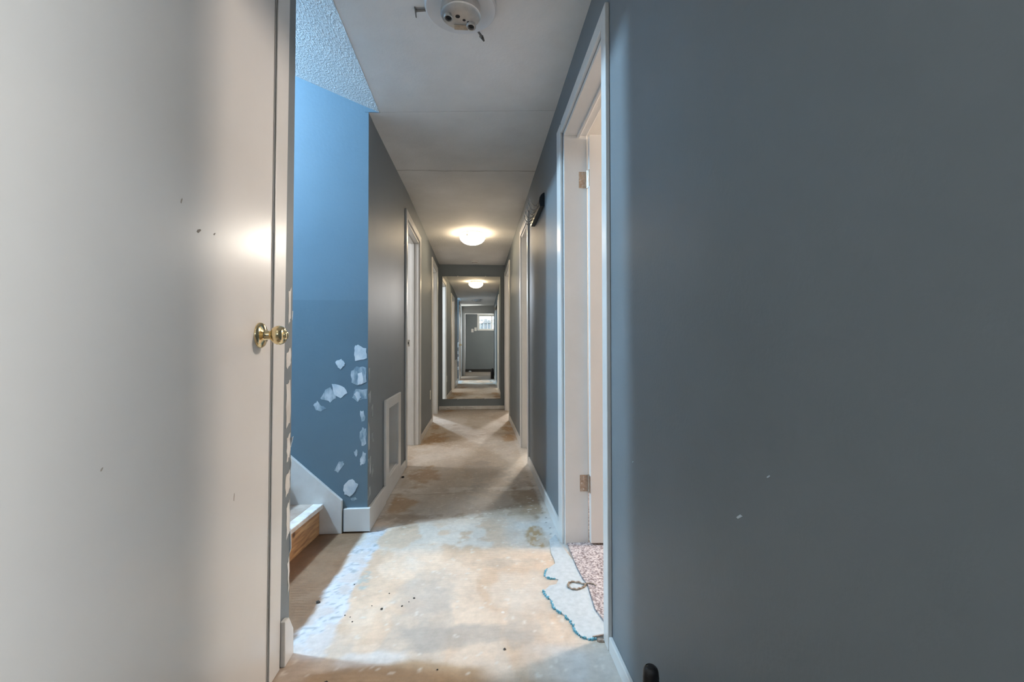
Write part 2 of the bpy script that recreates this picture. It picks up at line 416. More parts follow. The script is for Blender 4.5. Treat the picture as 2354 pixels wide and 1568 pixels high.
def floor_colors(x, y):
    wx = x + 0.06 * (fbm(x, y, 6, 301, 3) - .5); wy = y + 0.10 * (fbm(x, y, 5, 341, 3) - .5)
    n1 = fbm(wx, wy * .6, 2.4, 11); n2 = fbm(wx, wy * .7, 5.5, 31); n3 = fbm(x, y, 15.0, 51); n4 = fbm(x, y, 42, 91, 3); n5 = fbm(wx, wy * .5, 4.0, 131)
    c = np.empty((len(x), 3))
    base = np.array([0.63, 0.505, 0.395]); tan = np.array([0.52, 0.395, 0.29]); pale = np.array([0.71, 0.62, 0.53])
    c[:] = base

    def mixin(col, m):
        c[:] = c * (1 - m[:, None]) + np.array(col) * m[:, None]

    def blob(cx, cy, rx, ry, col, s, rag=1.7, soft=0.5):
        d = np.hypot((x - cx) / rx, (y - cy) / ry) + rag * (n2 - 0.5) + rag * 0.7 * (n3 - .5)
        mixin(col, sst(1.0, 1.0 - soft, d) * s)
    mixin(tan, sst(0.45, 0.60, n1) * 0.65)
    mixin(pale, sst(0.50, 0.58, n2) * 0.5)
    mixin((0.58, 0.50, 0.42), sst(0.52, 0.60, n5) * 0.5)
    BR = (0.40, 0.25, 0.125); DB = (0.33, 0.23, 0.145); PL = (0.66, 0.60, 0.54); GR = (0.46, 0.41, 0.36)
    # rest of the corridor: greyer screed, brown glue stains along both walls
    far = sst(2.6, 2.75, y + 0.15 * (n1 - .5))
    mixin((0.49, 0.425, 0.355), far * 0.75)
    mixin((0.58, 0.51, 0.43), far * sst(0.50, 0.56, n5) * 0.5)
    mixin((0.42, 0.33, 0.245), far * sst(0.53, 0.61, n1) * 0.6)
    for b in ((-0.49, 5.15, 0.15, 0.42, BR, .9), (-0.53, 5.75, 0.07, 0.3, BR, .7), (0.36, 5.05, 0.10, 0.22, BR, .85), (0.37, 5.55, 0.09, 0.35, BR, .9), (0.38, 6.0, 0.07, 0.2, BR, .7),
              (-0.43, 3.62, 0.13, 0.38, BR, .75), (-0.50, 2.95, 0.13, 0.22, BR, .8), (-0.40, 2.70, 0.18, 0.12, DB, .6), (0.34, 3.05, 0.10, 0.40, DB, .8), (0.25, 2.80, 0.16, 0.12, DB, .5),
              (-0.35, 4.35, 0.24, 0.35, PL, .65), (-0.52, 4.15, 0.10, 0.45, PL, .6), (0.30, 4.10, 0.15, 0.5, PL, .5), (0.28, 3.55, 0.16, 0.25, PL, .5), (0.04, 3.60, 0.18, 0.50, GR, .7), (-0.10, 2.95, 0.22, 0.15, PL, .35),
              (-0.33, 6.25, 0.22, 0.35, PL, .7), (0.10, 6.1, 0.30, 0.4, PL, .55), (-0.30, 5.9, 0.05, 0.08, DB, .6), (-0.05, 7.1, 0.5, 0.3, GR, .5), (-0.45, 7.25, 0.1, 0.12, BR, .7)):
        blob(*b)
    mixin((0.60, 0.56, 0.51), sst(0.385, 0.41, x + 0.02 * (n3 - .5)) * sst(2.5, 2.7, y) * sst(5.2, 4.8, y) * 0.8)
    mixin((0.58, 0.54, 0.50), sst(-0.545, -0.575, x + 0.02 * (n3 - .5)) * sst(2.6, 2.8, y) * sst(3.8, 3.5, y) * 0.7)
    # cross joints with remains of levelling compound
    d = np.abs(y - 3.22 + 0.07 * (n2 - 0.5)); mixin((0.64, 0.585, 0.52), sst(0.065, 0.045, d) * sst(0.47, 0.51, n3 * 0.4 + n1 * 0.6) * 0.8)
    d = y - 3.14 + 0.07 * (n2 - 0.5); mixin((0.33, 0.26, 0.19), sst(0.015, 0.0, np.abs(d)) * sst(0.45, 0.55, n3) * 0.6)
    d = np.abs(y - 5.20 + 0.10 * (n2 - 0.5) - 0.25 * x); mixin((0.30, 0.215, 0.14), sst(0.07, 0.02, d) * sst(0.40, 0.55, n3) * 0.75)
    d = np.abs(y - 2.74 + 0.12 * (n2 - 0.5)); mixin((0.35, 0.26, 0.18), sst(0.05, 0.02, d) * sst(0.48, 0.56, n3) * 0.7)
    near = sst(2.68, 2.55, y)
    c[:] *= 1 + near[:, None] * np.array([0.06, 0.0, -0.06])  # lit band painted warmer to offset the blue stairwell light
    # pale leveller at the shadow edge and by the right door
    mixin((0.62, 0.61, 0.58), near * sst(0.0, 0.25, x + 0.35 * (n2 - .5)) * sst(2.15, 2.32, y + 0.3 * (n1 - .5)) * 0.85)
    mixin((0.68, 0.63, 0.57), near * sst(2.2, 2.4, y + 0.4 * (n1 - .5)) * sst(0.47, 0.55, n2) * 0.7)
    mixin((0.60, 0.59, 0.57), sst(1.58, 1.45, y + 0.2 * (n2 - .5)) * sst(0.16, 0.34, x + 0.3 * (n1 - .5)) * 0.85)
    mixin((0.55, 0.475, 0.40), near * sst(0.51, 0.60, n5) * 0.5)
    # scraped glue patch
    d = np.hypot((x - 0.325) / 0.06, (y - 2.40) / 0.115) + 1.2 * (n2 - 0.5) + 0.5 * (n3 - .5)
    mixin((0.42, 0.275, 0.135), sst(1.05, 0.85, d) * (0.40 + 0.55 * sst(0.42, 0.58, fbm(x * 1.0, y * 0.35, 60, 401, 3))))
    # grey dirty area towards the camera
    for b in ((-0.02, 1.60, 0.24, 0.10, (0.40, 0.36, 0.315), .65), (-0.16, 1.84, 0.18, 0.15, (0.50, 0.435, 0.375), .6), (0.16, 1.62, 0.10, 0.08, (0.48, 0.42, 0.36), .5), (-0.36, 1.50, 0.13, 0.05, (0.70, 0.68, 0.66), .7),
              (0.12, 2.12, 0.14, 0.05, (0.50, 0.405, 0.32), .6), (-0.30, 2.15, 0.10, 0.16, (0.70, 0.63, 0.55), .6), (0.15, 1.85, 0.12, 0.16, (0.70, 0.62, 0.53), .5)):
        blob(*b, rag=1.3, soft=0.5)
    # stair-foot shadow painted in as dark brown, then bare brown glue under the camera
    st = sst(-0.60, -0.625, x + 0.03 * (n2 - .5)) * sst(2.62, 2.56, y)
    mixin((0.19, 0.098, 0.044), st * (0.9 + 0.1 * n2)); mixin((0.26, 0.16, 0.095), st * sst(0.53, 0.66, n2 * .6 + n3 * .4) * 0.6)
    mixin((0.37, 0.24, 0.13), sst(1.475, 1.44, y + 0.10 * (n2 - .5)) * sst(0.12, -0.02, x + 0.4 * (n1 - 0.5)) * sst(-0.56, -0.50, x) * 0.85)
    mixin((0.36, 0.28, 0.22), sst(1.56, 1.48, y) * sst(-0.50, -0.56, x) * (0.4 + 0.6 * sst(.4, .6, n3)))
    # white plaster line where the wall used to stand
    edge = 0.055 + 0.09 * (n2 - 0.5) + 0.06 * (n3 - 0.5) + 0.03 * (2.5 - y)
    ms = sst(0.010, -0.010, np.abs(x + 0.555 - 0.015 * (y - 2)) - edge * 0.75) * sst(2.62, 2.54, y) * sst(1.49, 1.53, y)
    mixin((0.62, 0.625, 0.65), ms * (0.65 + 0.35 * sst(0.44, 0.54, n3)))
    mixin((0.30, 0.34, 0.36), ms * sst(0.58, 0.66, fbm(x, y, 75, 191, 3)) * sst(0.47, 0.55, n3) * 0.8)
    d = np.hypot((x + 0.49) / 0.035, (y - 2.02) / 0.10) + 1.4 * (n3 - 0.5); mixin((0.34, 0.42, 0.42), sst(0.9, 0.6, d) * sst(.45, .6, n4) * 0.7)
    # strip of filled tack holes along the right wall
    mixin((0.62, 0.61, 0.59), sst(0.345, 0.37, x + 0.03 * (n3 - .5)) * sst(2.75, 2.6, y) * sst(2.2, 2.4, y) * 0.75)
    hole = np.hypot((x - 0.395 + 0.01 * np.sin(y * 40)) * 1.0, ((y * 13) % 1.0 - 0.5) / 13); mixin((0.12, 0.10, 0.085), sst(0.0075, 0.0045, hole) * sst(2.3, 2.35, y) * sst(3.6, 3.5, y) * 0.85)
    # fine mottling
    c[:] *= (1 + 0.22 * (n3 - 0.5) + 0.16 * (n4 - .5))[:, None]
    mixin((0.72, 0.67, 0.60), sst(0.80, 0.84, fbm(x, y, 45, 501, 2)) * (1 - st) * 0.7)
    return np.clip(c, 0.02, 0.9)


def build_floor():
    st = 0.01
    xs = np.arange(-1.0, 0.80 + 1e-6, st); ys = np.arange(1.15, 7.45 + 1e-6, st)
    X, Y = np.meshgrid(xs, ys); nx, ny = len(xs), len(ys)
    vx = X.ravel(); vy = Y.ravel()
    idx = np.arange(nx * ny).reshape(ny, nx)
    quads = np.stack([idx[:-1, :-1], idx[:-1, 1:], idx[1:, 1:], idx[1:, :-1]], -1).reshape(-1, 4)
    extra = []; eq = []
    x0, x1, y0, y1 = xs[0], xs[-1], ys[0], ys[-1]
    for a, b, c, d in ((-3.6, 3.4, -2.7, y0), (-3.6, 3.4, y1, 9.4), (-3.6, x0, y0, y1), (x1, 3.4, y0, y1)):
        k = nx * ny + len(extra); extra += [(a, c), (b, c), (b, d), (a, d)]; eq.append([k, k + 1, k + 2, k + 3])
    ex = np.array(extra); vx = np.concatenate([vx, ex[:, 0]]); vy = np.concatenate([vy, ex[:, 1]])
    quads = np.concatenate([quads, np.array(eq)])
    me = bpy.data.meshes.new('floor'); n = len(vx)
    me.vertices.add(n); me.vertices.foreach_set('co', np.stack([vx, vy, np.zeros(n)], -1).ravel())
    me.loops.add(quads.size); me.loops.foreach_set('vertex_index', quads.ravel())
    me.polygons.add(len(quads)); me.polygons.foreach_set('loop_start', np.arange(0, quads.size, 4))
    me.update(calc_edges=True)
    ca = me.color_attributes.new('Col', 'FLOAT_COLOR', 'POINT')
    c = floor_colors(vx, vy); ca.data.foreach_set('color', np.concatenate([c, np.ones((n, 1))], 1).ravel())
    me.materials.append(M['floor'])
    o = bpy.data.objects.new('floor', me); COL.objects.link(o)
    structure(o, 'bare scraped concrete hall floor with glue stains and plaster smears')


build_floor()

# ------------------------------------------------------------------ ceilings
mb = MB()
ysl = [-0.42, 0.5, 1.55, 1.8, 2.1, YB, 2.7, 3.0, 3.3, 3.6, 4.0, 5.0, 6.0, YE]
for y0, y1 in zip(ysl[:-1], ysl[1:]):
    y0 = y0 + 0.003 if abs(y0 - YB) < 1e-6 else y0
    open_side = 1.54 < y0 < YB - 0.01
    a0, a1 = (-0.54, -0.54) if open_side else ((XN - 0.02,) * 2 if y0 < 1.54 else (wl(y0) - 0.004, wl(y1) - 0.004))
    xa = [(a0, a1), (-0.2, -0.2), (0.15, 0.15), (XR + 0.02, XR + 0.02)]
    for (p0, p1), (q0, q1) in zip(xa[:-1], xa[1:]):
        mb.hexa([(p0, y0, zc(p0, y0)), (q0, y0, zc(q0, y0)), (q1, y1, zc(q1, y1)), (p1, y1, zc(p1, y1)), (p0, y0, 2.43), (q0, y0, 2.43), (q1, y1, 2.43), (p1, y1, 2.43)])
structure(mb.build('ceiling', M['ceiling']), 'off-white patched plaster hall ceiling with a taped joint')
mb = MB()
mb.box(XR + TH, 3.4, -2.7, 9.4, H, 2.43); mb.box(-3.6, XR + TH, -2.7, -0.42, H, 2.43)
mb.box(-3.6, XN - TH, -0.42, 1.45, H, 2.43); mb.box(-3.6, -0.74, YB + 0.1, 9.4, H, 2.43); mb.box(-0.74, XR + TH, YE + 0.0, 9.4, H, 2.43)
structure(mb.build('ceiling_rooms', M['room_paint']))
# sloping stippled ceiling over the stairs
SL = 0.41
mb = MB()
mb.hexa([(-3.5, 1.44, 2.303 + SL * 2.96), (-0.54, 1.44, 2.303), (-0.54, YB, 2.303), (-3.5, YB, 2.303 + SL * 2.96),
         (-3.5, 1.44, 2.40 + SL * 2.96), (-0.54, 1.44, 2.40), (-0.54, YB, 2.40), (-3.5, YB, 2.40 + SL * 2.96)])
structure(mb.build('ceiling_stair', M['stair_ceiling']), 'stippled white sloping ceiling over the stairs')

# ------------------------------------------------------------------ walls
# right hall wall, three doorways
RD = [(1.535, 2.29, 2.105), (3.92, 4.52, 2.12), (6.25, 7.20, 2.15)]
mb = MB(); prev = -0.42
for a, b, hh in RD:
    mb.box(XR, XR + TH, prev, a, 0, 2.43); mb.box(XR, XR + TH, a, b, hh, 2.43); prev = b
mb.box(XR, XR + TH, prev, YE + 0.1, 0, 2.43)
wall_right = structure(mb.build('wall_right', M['grey_paint']), 'slate grey right hall wall')
# end wall
mb = MB(); mb.box(wl(YE) - 0.1, XR, YE, YE + 0.1, 0, 2.43)
structure(mb.build('wall_end', M['grey_paint']), 'grey wall at the end of the hall behind the mirror')
# left hall wall beyond the stairs, two doorways and a recess for the return air frame
LD = [(3.90, 4.75, 2.10), (6.19, 6.93, 2.155)]
VR = (3.065, 3.445, 0.135, 0.60)


def lbox(mb, d0, d1, y0, y1, z0, z1, mi=0):
    a, b = wl(y0), wl(y1)
    return mb.hexa([(a + d0, y0, z0), (a + d1, y0, z0), (b + d1, y1, z0), (b + d0, y1, z0), (a + d0, y0, z1), (a + d1, y0, z1), (b + d1, y1, z1), (b + d0, y1, z1)], mi)


mb = MB(); t = -0.13
lbox(mb, t, 0, YB + 0.09, VR[0], 0, 2.43); lbox(mb, t, 0, VR[0], VR[1], 0, VR[2]); lbox(mb, t, 0, VR[0], VR[1], VR[3], 2.43)
lbox(mb, t, 0, VR[1], LD[0][0], 0, 2.43); lbox(mb, t, 0, LD[0][0], LD[0][1], LD[0][2], 2.43)
lbox(mb, t, 0, LD[0][1], LD[1][0], 0, 2.43); lbox(mb, t, 0, LD[1][0], LD[1][1], LD[1][2], 2.43); lbox(mb, t, 0, LD[1][1], YE, 0, 2.43)
wall_left = structure(mb.build('wall_left', M['grey_paint']), 'slate grey left hall wall beyond the stairs')
# stairwell wall facing the camera: blue on its face, grey on the hall side
mb = MB()
mb.box(-3.5, wl(YB), YB, YB + 0.09, 0, 3.7); mb.box(wl(YB) - 0.02, -0.538, YB - 0.0015, YB + 0.002, 2.3045, 2.45)
wall_stair = mb.build('wall_stair', [M['blue_paint'], M['grey_paint']])
for p in wall_stair.data.polygons:
    if p.normal.x > 0.9 and p.center.z < 2.3: p.material_index = 1
structure(wall_stair, 'blue stairwell wall with white spackle patches')
# wall beside the camera with the closed door; its end leans a little
def yc(z): return 1.547 + 0.0145 * z


DL = 0.612   # far edge of the door beside the camera


def ydoor(z): return 1.394 + 0.0155 * z


mb = MB(); x0, x1 = XN - TH, XN
mb.box(x0, x1, -0.42, DL - 0.02, 0, 2.43)
def lean(mb, ya, yb, z0, z1, xa=x0, xb=x1, mi=0):
    return mb.hexa([(xa, ya(z0), z0), (xb, ya(z0), z0), (xb, yb(z0), z0), (xa, yb(z0), z0), (xa, ya(z1), z1), (xb, ya(z1), z1), (xb, yb(z1), z1), (xa, yb(z1), z1)], mi)


lean(mb, lambda z: ydoor(z) + 0.03, yc, 0, 2.43)
mb.box(x0, x1, DL - 0.02, 1.42, 2.12, 2.43)
wall_near = structure(mb.build('wall_left_front', M['grey_paint']), 'grey left wall around the white door, scraped at its edge')
mb = MB(); mb.box(-3.5, XN - TH, 1.45, 1.55, 0, 3.7); structure(mb.build('wall_stair_near', M['blue_paint']))
mb = MB(); mb.box(-3.6, -3.5, 1.45, YB + 0.09, 0, 3.7); structure(mb.build('wall_stair_head', M['blue_paint']))
# header wall with the opening behind the camera
mb = MB(); mb.box(-3.6, -0.535, -0.54, -0.42, 0, 2.43); mb.box(0.47, 3.4, -0.54, -0.42, 0, 2.43); mb.box(-0.535, 0.47, -0.54, -0.42, 2.09, 2.43)
structure(mb.build('wall_opening', M['room_paint']))
# back wall of the room behind, with a window opening
WX0, WX1, WZ0, WZ1 = -0.14, 1.06, 1.572, 2.203
mb = MB(); yb0, yb1 = -2.70, -2.575
mb.box(-3.6, WX0, yb0, yb1, 0, 2.43); mb.box(WX1, 3.4, yb0, yb1, 0, 2.43); mb.box(WX0, WX1, yb0, yb1, 0, WZ0); mb.box(WX0, WX1, yb0, yb1, WZ1, 2.43)
structure(mb.build('wall_back', M['grey_paint']), 'dark grey back wall under the basement window')
# partitions and outer walls of the side rooms
mb = MB()
for y in (0.55, 3.40, 5.55):
    mb.box(XR + TH, 3.3, y, y + 0.1, 0, H)
for y in (3.2, 5.45):
    mb.box(-3.5, wl(y) - 0.13, y, y + 0.1, 0, H)
structure(mb.build('wall_partition', M['room_paint']))
mb = MB(); mb.box(3.3, 3.4, -2.575, 9.3, 0, H); structure(mb.build('wall_outer_right', M['room_paint']))
mb = MB(); mb.box(-3.6, -3.5, -2.575, 1.45, 0, H); mb.box(-3.6, -3.5, YB + 0.09, 9.3, 0, H); structure(mb.build('wall_outer_left', M['room_paint']))
mb = MB(); mb.box(-3.6, 3.4, 9.3, 9.4, 0, H); mb.box(-0.30, -0.20, YE + 0.1, 9.3, 0, H); structure(mb.build('wall_outer_end', M['room_paint']))


# ------------------------------------------------------------------ spackle on the walls
def ragged(poly, n=3, j=0.004):
    out = []
    for i, p in enumerate(poly):
        q = poly[(i + 1) % len(poly)]
        for k in range(n):
            t = k / n
            out.append((p[0] + (q[0] - p[0]) * t + random.uniform(-j, j), p[1] + (q[1] - p[1]) * t + random.uniform(-j, j)))
    return out


SP = [([(-0.667, 1.017), (-0.651, 1.019), (-0.608, 0.996), (-0.606, 0.945), (-0.666, 0.932), (-0.674, 0.976)], 'plaster'),
      ([(-0.773, 0.929), (-0.744, 0.939), (-0.728, 0.924), (-0.723, 0.902), (-0.75, 0.885), (-0.766, 0.899)], 'plaster'),
      ([(-0.69, 0.871), (-0.659, 0.9), (-0.607, 0.894), (-0.607, 0.812), (-0.65, 0.794), (-0.685, 0.812)], 'plaster_thin'),
      ([(-0.792, 0.804), (-0.739, 0.795), (-0.709, 0.754), (-0.743, 0.729), (-0.778, 0.75)], 'plaster'),
      ([(-0.85, 0.728), (-0.827, 0.773), (-0.800, 0.79), (-0.785, 0.763), (-0.769, 0.727), (-0.8, 0.705), (-0.835, 0.716)], 'plaster_thin'),
      ([(-0.886, 0.692), (-0.873, 0.71), (-0.844, 0.687), (-0.822, 0.669), (-0.853, 0.656), (-0.879, 0.662)], 'plaster_thin'),
      ([(-0.681, 0.731), (-0.668, 0.774), (-0.606, 0.775), (-0.606, 0.725), (-0.636, 0.716), (-0.658, 0.703)], 'plaster_thin'),
      ([(-0.676, 0.752), (-0.650, 0.762), (-0.636, 0.728), (-0.655, 0.710)], 'plaster'),
      ([(-0.655, 0.86), (-0.632, 0.865), (-0.625, 0.81), (-0.650, 0.80)], 'plaster'),
      ([(-0.638, 0.656), (-0.621, 0.653), (-0.615, 0.603), (-0.636, 0.598)], 'plaster_thin'),
      ([(-0.645, 0.521), (-0.627, 0.567), (-0.609, 0.557), (-0.609, 0.475), (-0.629, 0.462)], 'plaster_thin'),
      ([(-0.671, 0.431), (-0.658, 0.449), (-0.649, 0.435), (-0.662, 0.409)], 'plaster_thin'),
      ([(-0.642, 0.376), (-0.629, 0.435), (-0.61, 0.421), (-0.613, 0.371), (-0.635, 0.36)], 'plaster_thin'),
      ([(-0.777, 0.334), (-0.75, 0.379), (-0.728, 0.383), (-0.724, 0.365), (-0.754, 0.325)], 'plaster_thin'),
      ([(-0.731, 0.23), (-0.723, 0.265), (-0.684, 0.284), (-0.65, 0.255), (-0.667, 0.219), (-0.692, 0.188), (-0.723, 0.207)], 'plaster'),
      ([(-0.692, 0.183), (-0.674, 0.187), (-0.652, 0.176), (-0.683, 0.17)], 'plaster_thin')]
for i, (poly, m) in enumerate(SP):
    y = YB - 0.0004 * (1 + i % 3) - (0.0008 if m == 'plaster' else 0)
    MB().prism([(a, y, b) for a, b in ragged(poly)], (0, YB + 0.002 - y, 0)).build('spackle_patch', M[m], wall_stair)
SQ = [[(2.547, 0.884), (2.574, 0.892), (2.575, 0.827), (2.548, 0.811)], [(2.549, 0.746), (2.6, 0.76), (2.6, 0.694), (2.558, 0.644)],
      [(2.613, 0.665), (2.653, 0.678), (2.662, 0.61), (2.628, 0.607)], [(2.543, 0.592), (2.583, 0.548), (2.572, 0.439), (2.545, 0.436)],
      [(2.630, 0.514), (2.655, 0.514), (2.685, 0.46), (2.631, 0.464)], [(2.542, 0.391), (2.604, 0.395), (2.613, 0.299), (2.555, 0.297)],
      [(2.630, 0.334), (2.674, 0.33), (2.683, 0.29), (2.63, 0.266)], [(2.54, 0.228), (2.594, 0.23), (2.603, 0.181), (2.541, 0.169)]]
for poly in SQ:
    MB().prism([(wl(a) + 0.0012, a, b) for a, b in ragged(poly, 3, 0.003)], (-0.003, 0, 0)).build('spackle_patch', M['plaster_grey'], wall_stair)
for y0, y1, z0, z1 in ((1.515, 1.548, 0.93, 1.0), (1.516, 1.549, 0.74, 0.90), (1.52, 1.547, 0.63, 0.72), (1.513, 1.547, 0.52, 0.60), (1.52, 1.548, 0.38, 0.50), (1.535, 1.546, 0.20, 0.32), (1.53, 1.549, 1.08, 1.2)):
    MB().prism([(XN + 0.0011, a, b) for a, b in ragged([(y0 + 0.004, z0), (y1, z0 + 0.02), (y1, z1), (y0, z1 - 0.02)], 4, 0.004)], (-0.002, 0, 0)).build('spackle_patch', M['trim_worn'], wall_near)
for z0, z1, a, b in ((0.55, 0.70, -0.66, -0.615), (0.75, 0.86, -0.69, -0.63), (0.95, 1.12, -0.67, -0.62), (0.3, 0.4, -0.68, -0.62), (1.2, 1.27, -0.7, -0.65)):
    MB().prism([(p, yc(q) + 0.001, q) for p, q in ragged([(a, z0), (b, z0 + 0.02), (b, z1), (a, z1 - 0.02)], 3, 0.008)], (0, -0.004, 0)).build('spackle_patch', M['plaster'], wall_near)
for y, z, s in ((0.74, 0.713, 0.009), (1.269, 0.673, 0.004), (0.661, 0.803, 0.005)):
    MB().prism([(XR - 0.0008, y + a * s, z + b * s) for a, b in ((-1, .4), (-.3, .5), (1, -.5), (.5, -.6), (-.4, 0))], (0.002, 0, 0)).build('chip', M['plaster'], wall_right)


# ------------------------------------------------------------------ door trims
def trim_right(name, a, b, hh, wn, wf, depth, label, lean_far=0.0, wh=0.06):
    """casing, jambs and stops of a doorway in the right wall"""
    t = empty(name, (XR, (a + b) / 2, 0)); structure(t, label)
    m = M['trim']; xf = XR - 0.015
    MB().box(xf, XR, a - wn, a - 0.004, 0, hh + wh).build('casing', m, t, 0.003)
    L = lean_far
    MB().hexa([(xf, b + 0.004, 0), (XR, b + 0.004, 0), (XR, b + wf, 0), (xf, b + wf, 0), (xf, b + 0.004 + L, hh + wh), (XR, b + 0.004 + L, hh + wh), (XR, b + wf + L, hh + wh), (xf, b + wf + L, hh + wh)]).build('casing', m, t, 0.003)
    MB().box(xf, XR, a - 0.004, b + 0.004, hh + 0.004, hh + wh).build('head_casing', m, t, 0.003)
    j = MB(); j.box(XR - 0.002, XR + depth, a - 0.003, a + 0.016, 0, hh); j.build('jamb', m, t, 0.002)
    j = MB(); j.box(XR - 0.002, XR + depth, b - 0.016, b + 0.003, 0, hh); j.build('jamb', m, t, 0.002)
    MB().box(XR - 0.002, XR + depth, a, b, hh - 0.016, hh + 0.002).build('head_jamb', m, t, 0.002)
    return t


t1 = trim_right('trim_1', RD[0][0], RD[0][1], RD[0][2], 0.058, 0.105, 0.118, 'white casing and jambs of the near right doorway', 0.02)
for nm, bx in (('door_stop', (XR + 0.065, XR + 0.079, RD[0][0] + 0.016, RD[0][0] + 0.028, 0.0, RD[0][2] - 0.016)), ('door_stop', (XR + 0.065, XR + 0.079, RD[0][0] + 0.016, RD[0][1] - 0.016, RD[0][2] - 0.028, RD[0][2] - 0.016))):
    MB().box(*bx).build(nm, M['trim'], t1, 0.002)
trim_right('trim_2', RD[1][0], RD[1][1], RD[1][2], 0.07, 0.07, 0.12, 'white casing of the middle right doorway past the coat hooks')
trim_right('trim_3', RD[2][0], RD[2][1], RD[2][2], 0.07, 0.07, 0.12, 'white casing of the far right doorway beside the mirror wall')


def trim_left(name, a, b, hh, wn, wf, label, wh=0.07):
    t = empty(name, (wl((a + b) / 2), (a + b) / 2, 0)); structure(t, label); m = M['trim']
    for y0, y1 in ((a - wn, a - 0.004), (b + 0.004, b + wf)):
        lbox(MB(), 0, 0.015, y0, y1, 0, hh + wh).build('casing', m, t, 0.003)
    lbox(MB(), 0, 0.015, a - 0.004, b + 0.004, hh + 0.004, hh + wh).build('head_casing', m, t, 0.003)
    lbox(MB(), -0.135, 0.002, a - 0.003, a + 0.016, 0, hh).build('jamb', m, t, 0.002)
    lbox(MB(), -0.135, 0.002, b - 0.016, b + 0.003, 0, hh).build('jamb', m, t, 0.002)
    lbox(MB(), -0.135, 0.002, a, b, hh - 0.016, hh + 0.002).build('head_jamb', m, t, 0.002)
    lbox(MB(), -0.075, -0.045, b - 0.028, b - 0.016, 0, hh - 0.016).build('door_stop', m, t, 0.002)
    lbox(MB(), -0.075, -0.045, a + 0.016, b - 0.016, hh - 0.028, hh - 0.016).build('door_stop', m, t, 0.002)
    return t


t4 = trim_left('trim_4', LD[0][0], LD[0][1], LD[0][2], 0.075, 0.10, 'white casing and jambs of the left doorway past the return air frame')
s = lbox(MB(), -0.118, -0.088, LD[0][1] - 0.0175, LD[0][1] - 0.0155, 1.015, 1.085).build('strike_plate', M['steel'], t4, 0.001)
lbox(MB(), -0.108, -0.098, LD[0][1] - 0.019, LD[0][1] - 0.016, 1.035, 1.065).build('latch_hole', M['dark'], s)
for z in (1.024, 1.076):
    MB().lathe([(0, 0.004), (0.001, 0.004), (0.0016, 0.002)], (wl(4.7) - 0.103, LD[0][1] - 0.0175, z), (0, -1, 0), 10).build('screw', M['bronze'], s)
trim_left('trim_5', LD[1][0], LD[1][1], LD[1][2], 0.07, 0.07, 'white casing and jambs of the far left doorway')
# casing round the closed door beside the camera
t6 = empty('trim_6', (XN, 1.45, 0)); structure(t6, 'white casing and jamb of the closed door beside the stairs')
lean(MB(), lambda z: 1.400 + 0.0115 * z + 0.0022 * z * z, lambda z: 1.472 + 0.0235 * z, 0, 2.20, XN, XN + 0.004).build('casing', M['trim'], t6, 0.003)
MB().box(XN, XN + 0.014, DL - 0.08, DL - 0.008, 0, 2.20).build('casing', M['trim'], t6, 0.003)
MB().box(XN, XN + 0.014, DL - 0.008, 1.435, 2.125, 2.20).build('head_casing', M['trim'], t6, 0.003)
lean(MB(), lambda z: ydoor(z) + 0.004 + 0.001 * z, lambda z: ydoor(z) + 0.031, 0, 2.12, XN - TH, XN - 0.001).build('jamb', M['trim'], t6, 0.002)
MB().box(XN - TH, XN - 0.001, DL - 0.03, DL - 0.004, 0, 2.12).build('jamb', M['trim'], t6, 0.002)
MB().box(XN - TH, XN - 0.001, DL - 0.004, 1.44, 2.105, 2.125).build('head_jamb', M['trim'], t6, 0.002)
# jambs of the opening behind the camera
t7 = empty('trim_7', (-0.5, -0.42, 0)); structure(t7, 'white casing of the opening to the room behind')
MB().box(-0.60, -0.52, -0.42, -0.405, 0, 2.10).build('casing', M['trim'], t7, 0.002)
MB().box(-0.536, -0.515, -0.54, -0.42, 0, 2.09).build('jamb', M['trim'], t7, 0.002)
MB().box(-0.52, 0.44, -0.545, -0.405, 2.07, 2.10).build('head_jamb', M['trim'], t7, 0.002)

# ------------------------------------------------------------------ doors
# closed door beside the camera
d1 = MB(); lean(d1, lambda z: DL, ydoor, 0.012, 2.10, XN - 0.038, XN - 0.002)
d1 = structure(d1.build('door_1', M['door'], None, 0.002), 'closed flat white door with a brass knob on the left')
k = MB().lathe([(0, 0.0365), (0.003, 0.0365), (0.007, 0.034), (0.011, 0.027), (0.014, 0.017), (0.017, 0.0135), (0.027, 0.0128), (0.029, 0.0115), (0.031, 0.0115)], (XN - 0.002, 1.343, 1.037), (1, 0, 0), 40).build('rosette', M['brass'], d1, smooth=50)
k = MB().lathe([(0.0295, 0.0125), (0.034, 0.016), (0.039, 0.0228), (0.047, 0.0270), (0.055, 0.0277), (0.063, 0.0245), (0.068, 0.0195), (0.0695, 0.0135), (0.0695, 0.0125)], (XN - 0.002, 1.343, 1.037), (1, 0, 0), 40).build('knob', M['brass'], d1, smooth=50)
MB().lathe([(0.0685, 0.0125), (0.074, 0.0115), (0.076, 0.009), (0.0765, 0.004)], (XN - 0.002, 1.343, 1.037), (1, 0, 0), 24).build('lock_button', M['brass'], k, smooth=50)
for z in (0.25, 1.94):
    MB().lathe([(0, 0.007), (0.09, 0.007)], (XN + 0.006, DL - 0.002, z - 0.045), (0, 0, 1), 12).build('hinge', M['dark_metal'], d1, smooth=40)
for y, z, a, b in ((1.21, 0.62, 0.002, 0.010), (0.995, 1.31, 0.003, 0.006), (1.055, 1.262, 0.008, 0.005), (0.80, 0.80, 0.003, 0.003), (1.115, 1.27, 0.004, 0.003)):
    MB().prism([(XN - 0.0015, y + a * p, z + b * q) for p, q in ((-1, -.8), (-.2, -1), (1, .6), (.6, 1), (-.6, .2))], (-0.002, 0, 0)).build('scuff', M['vent_back'], d1)

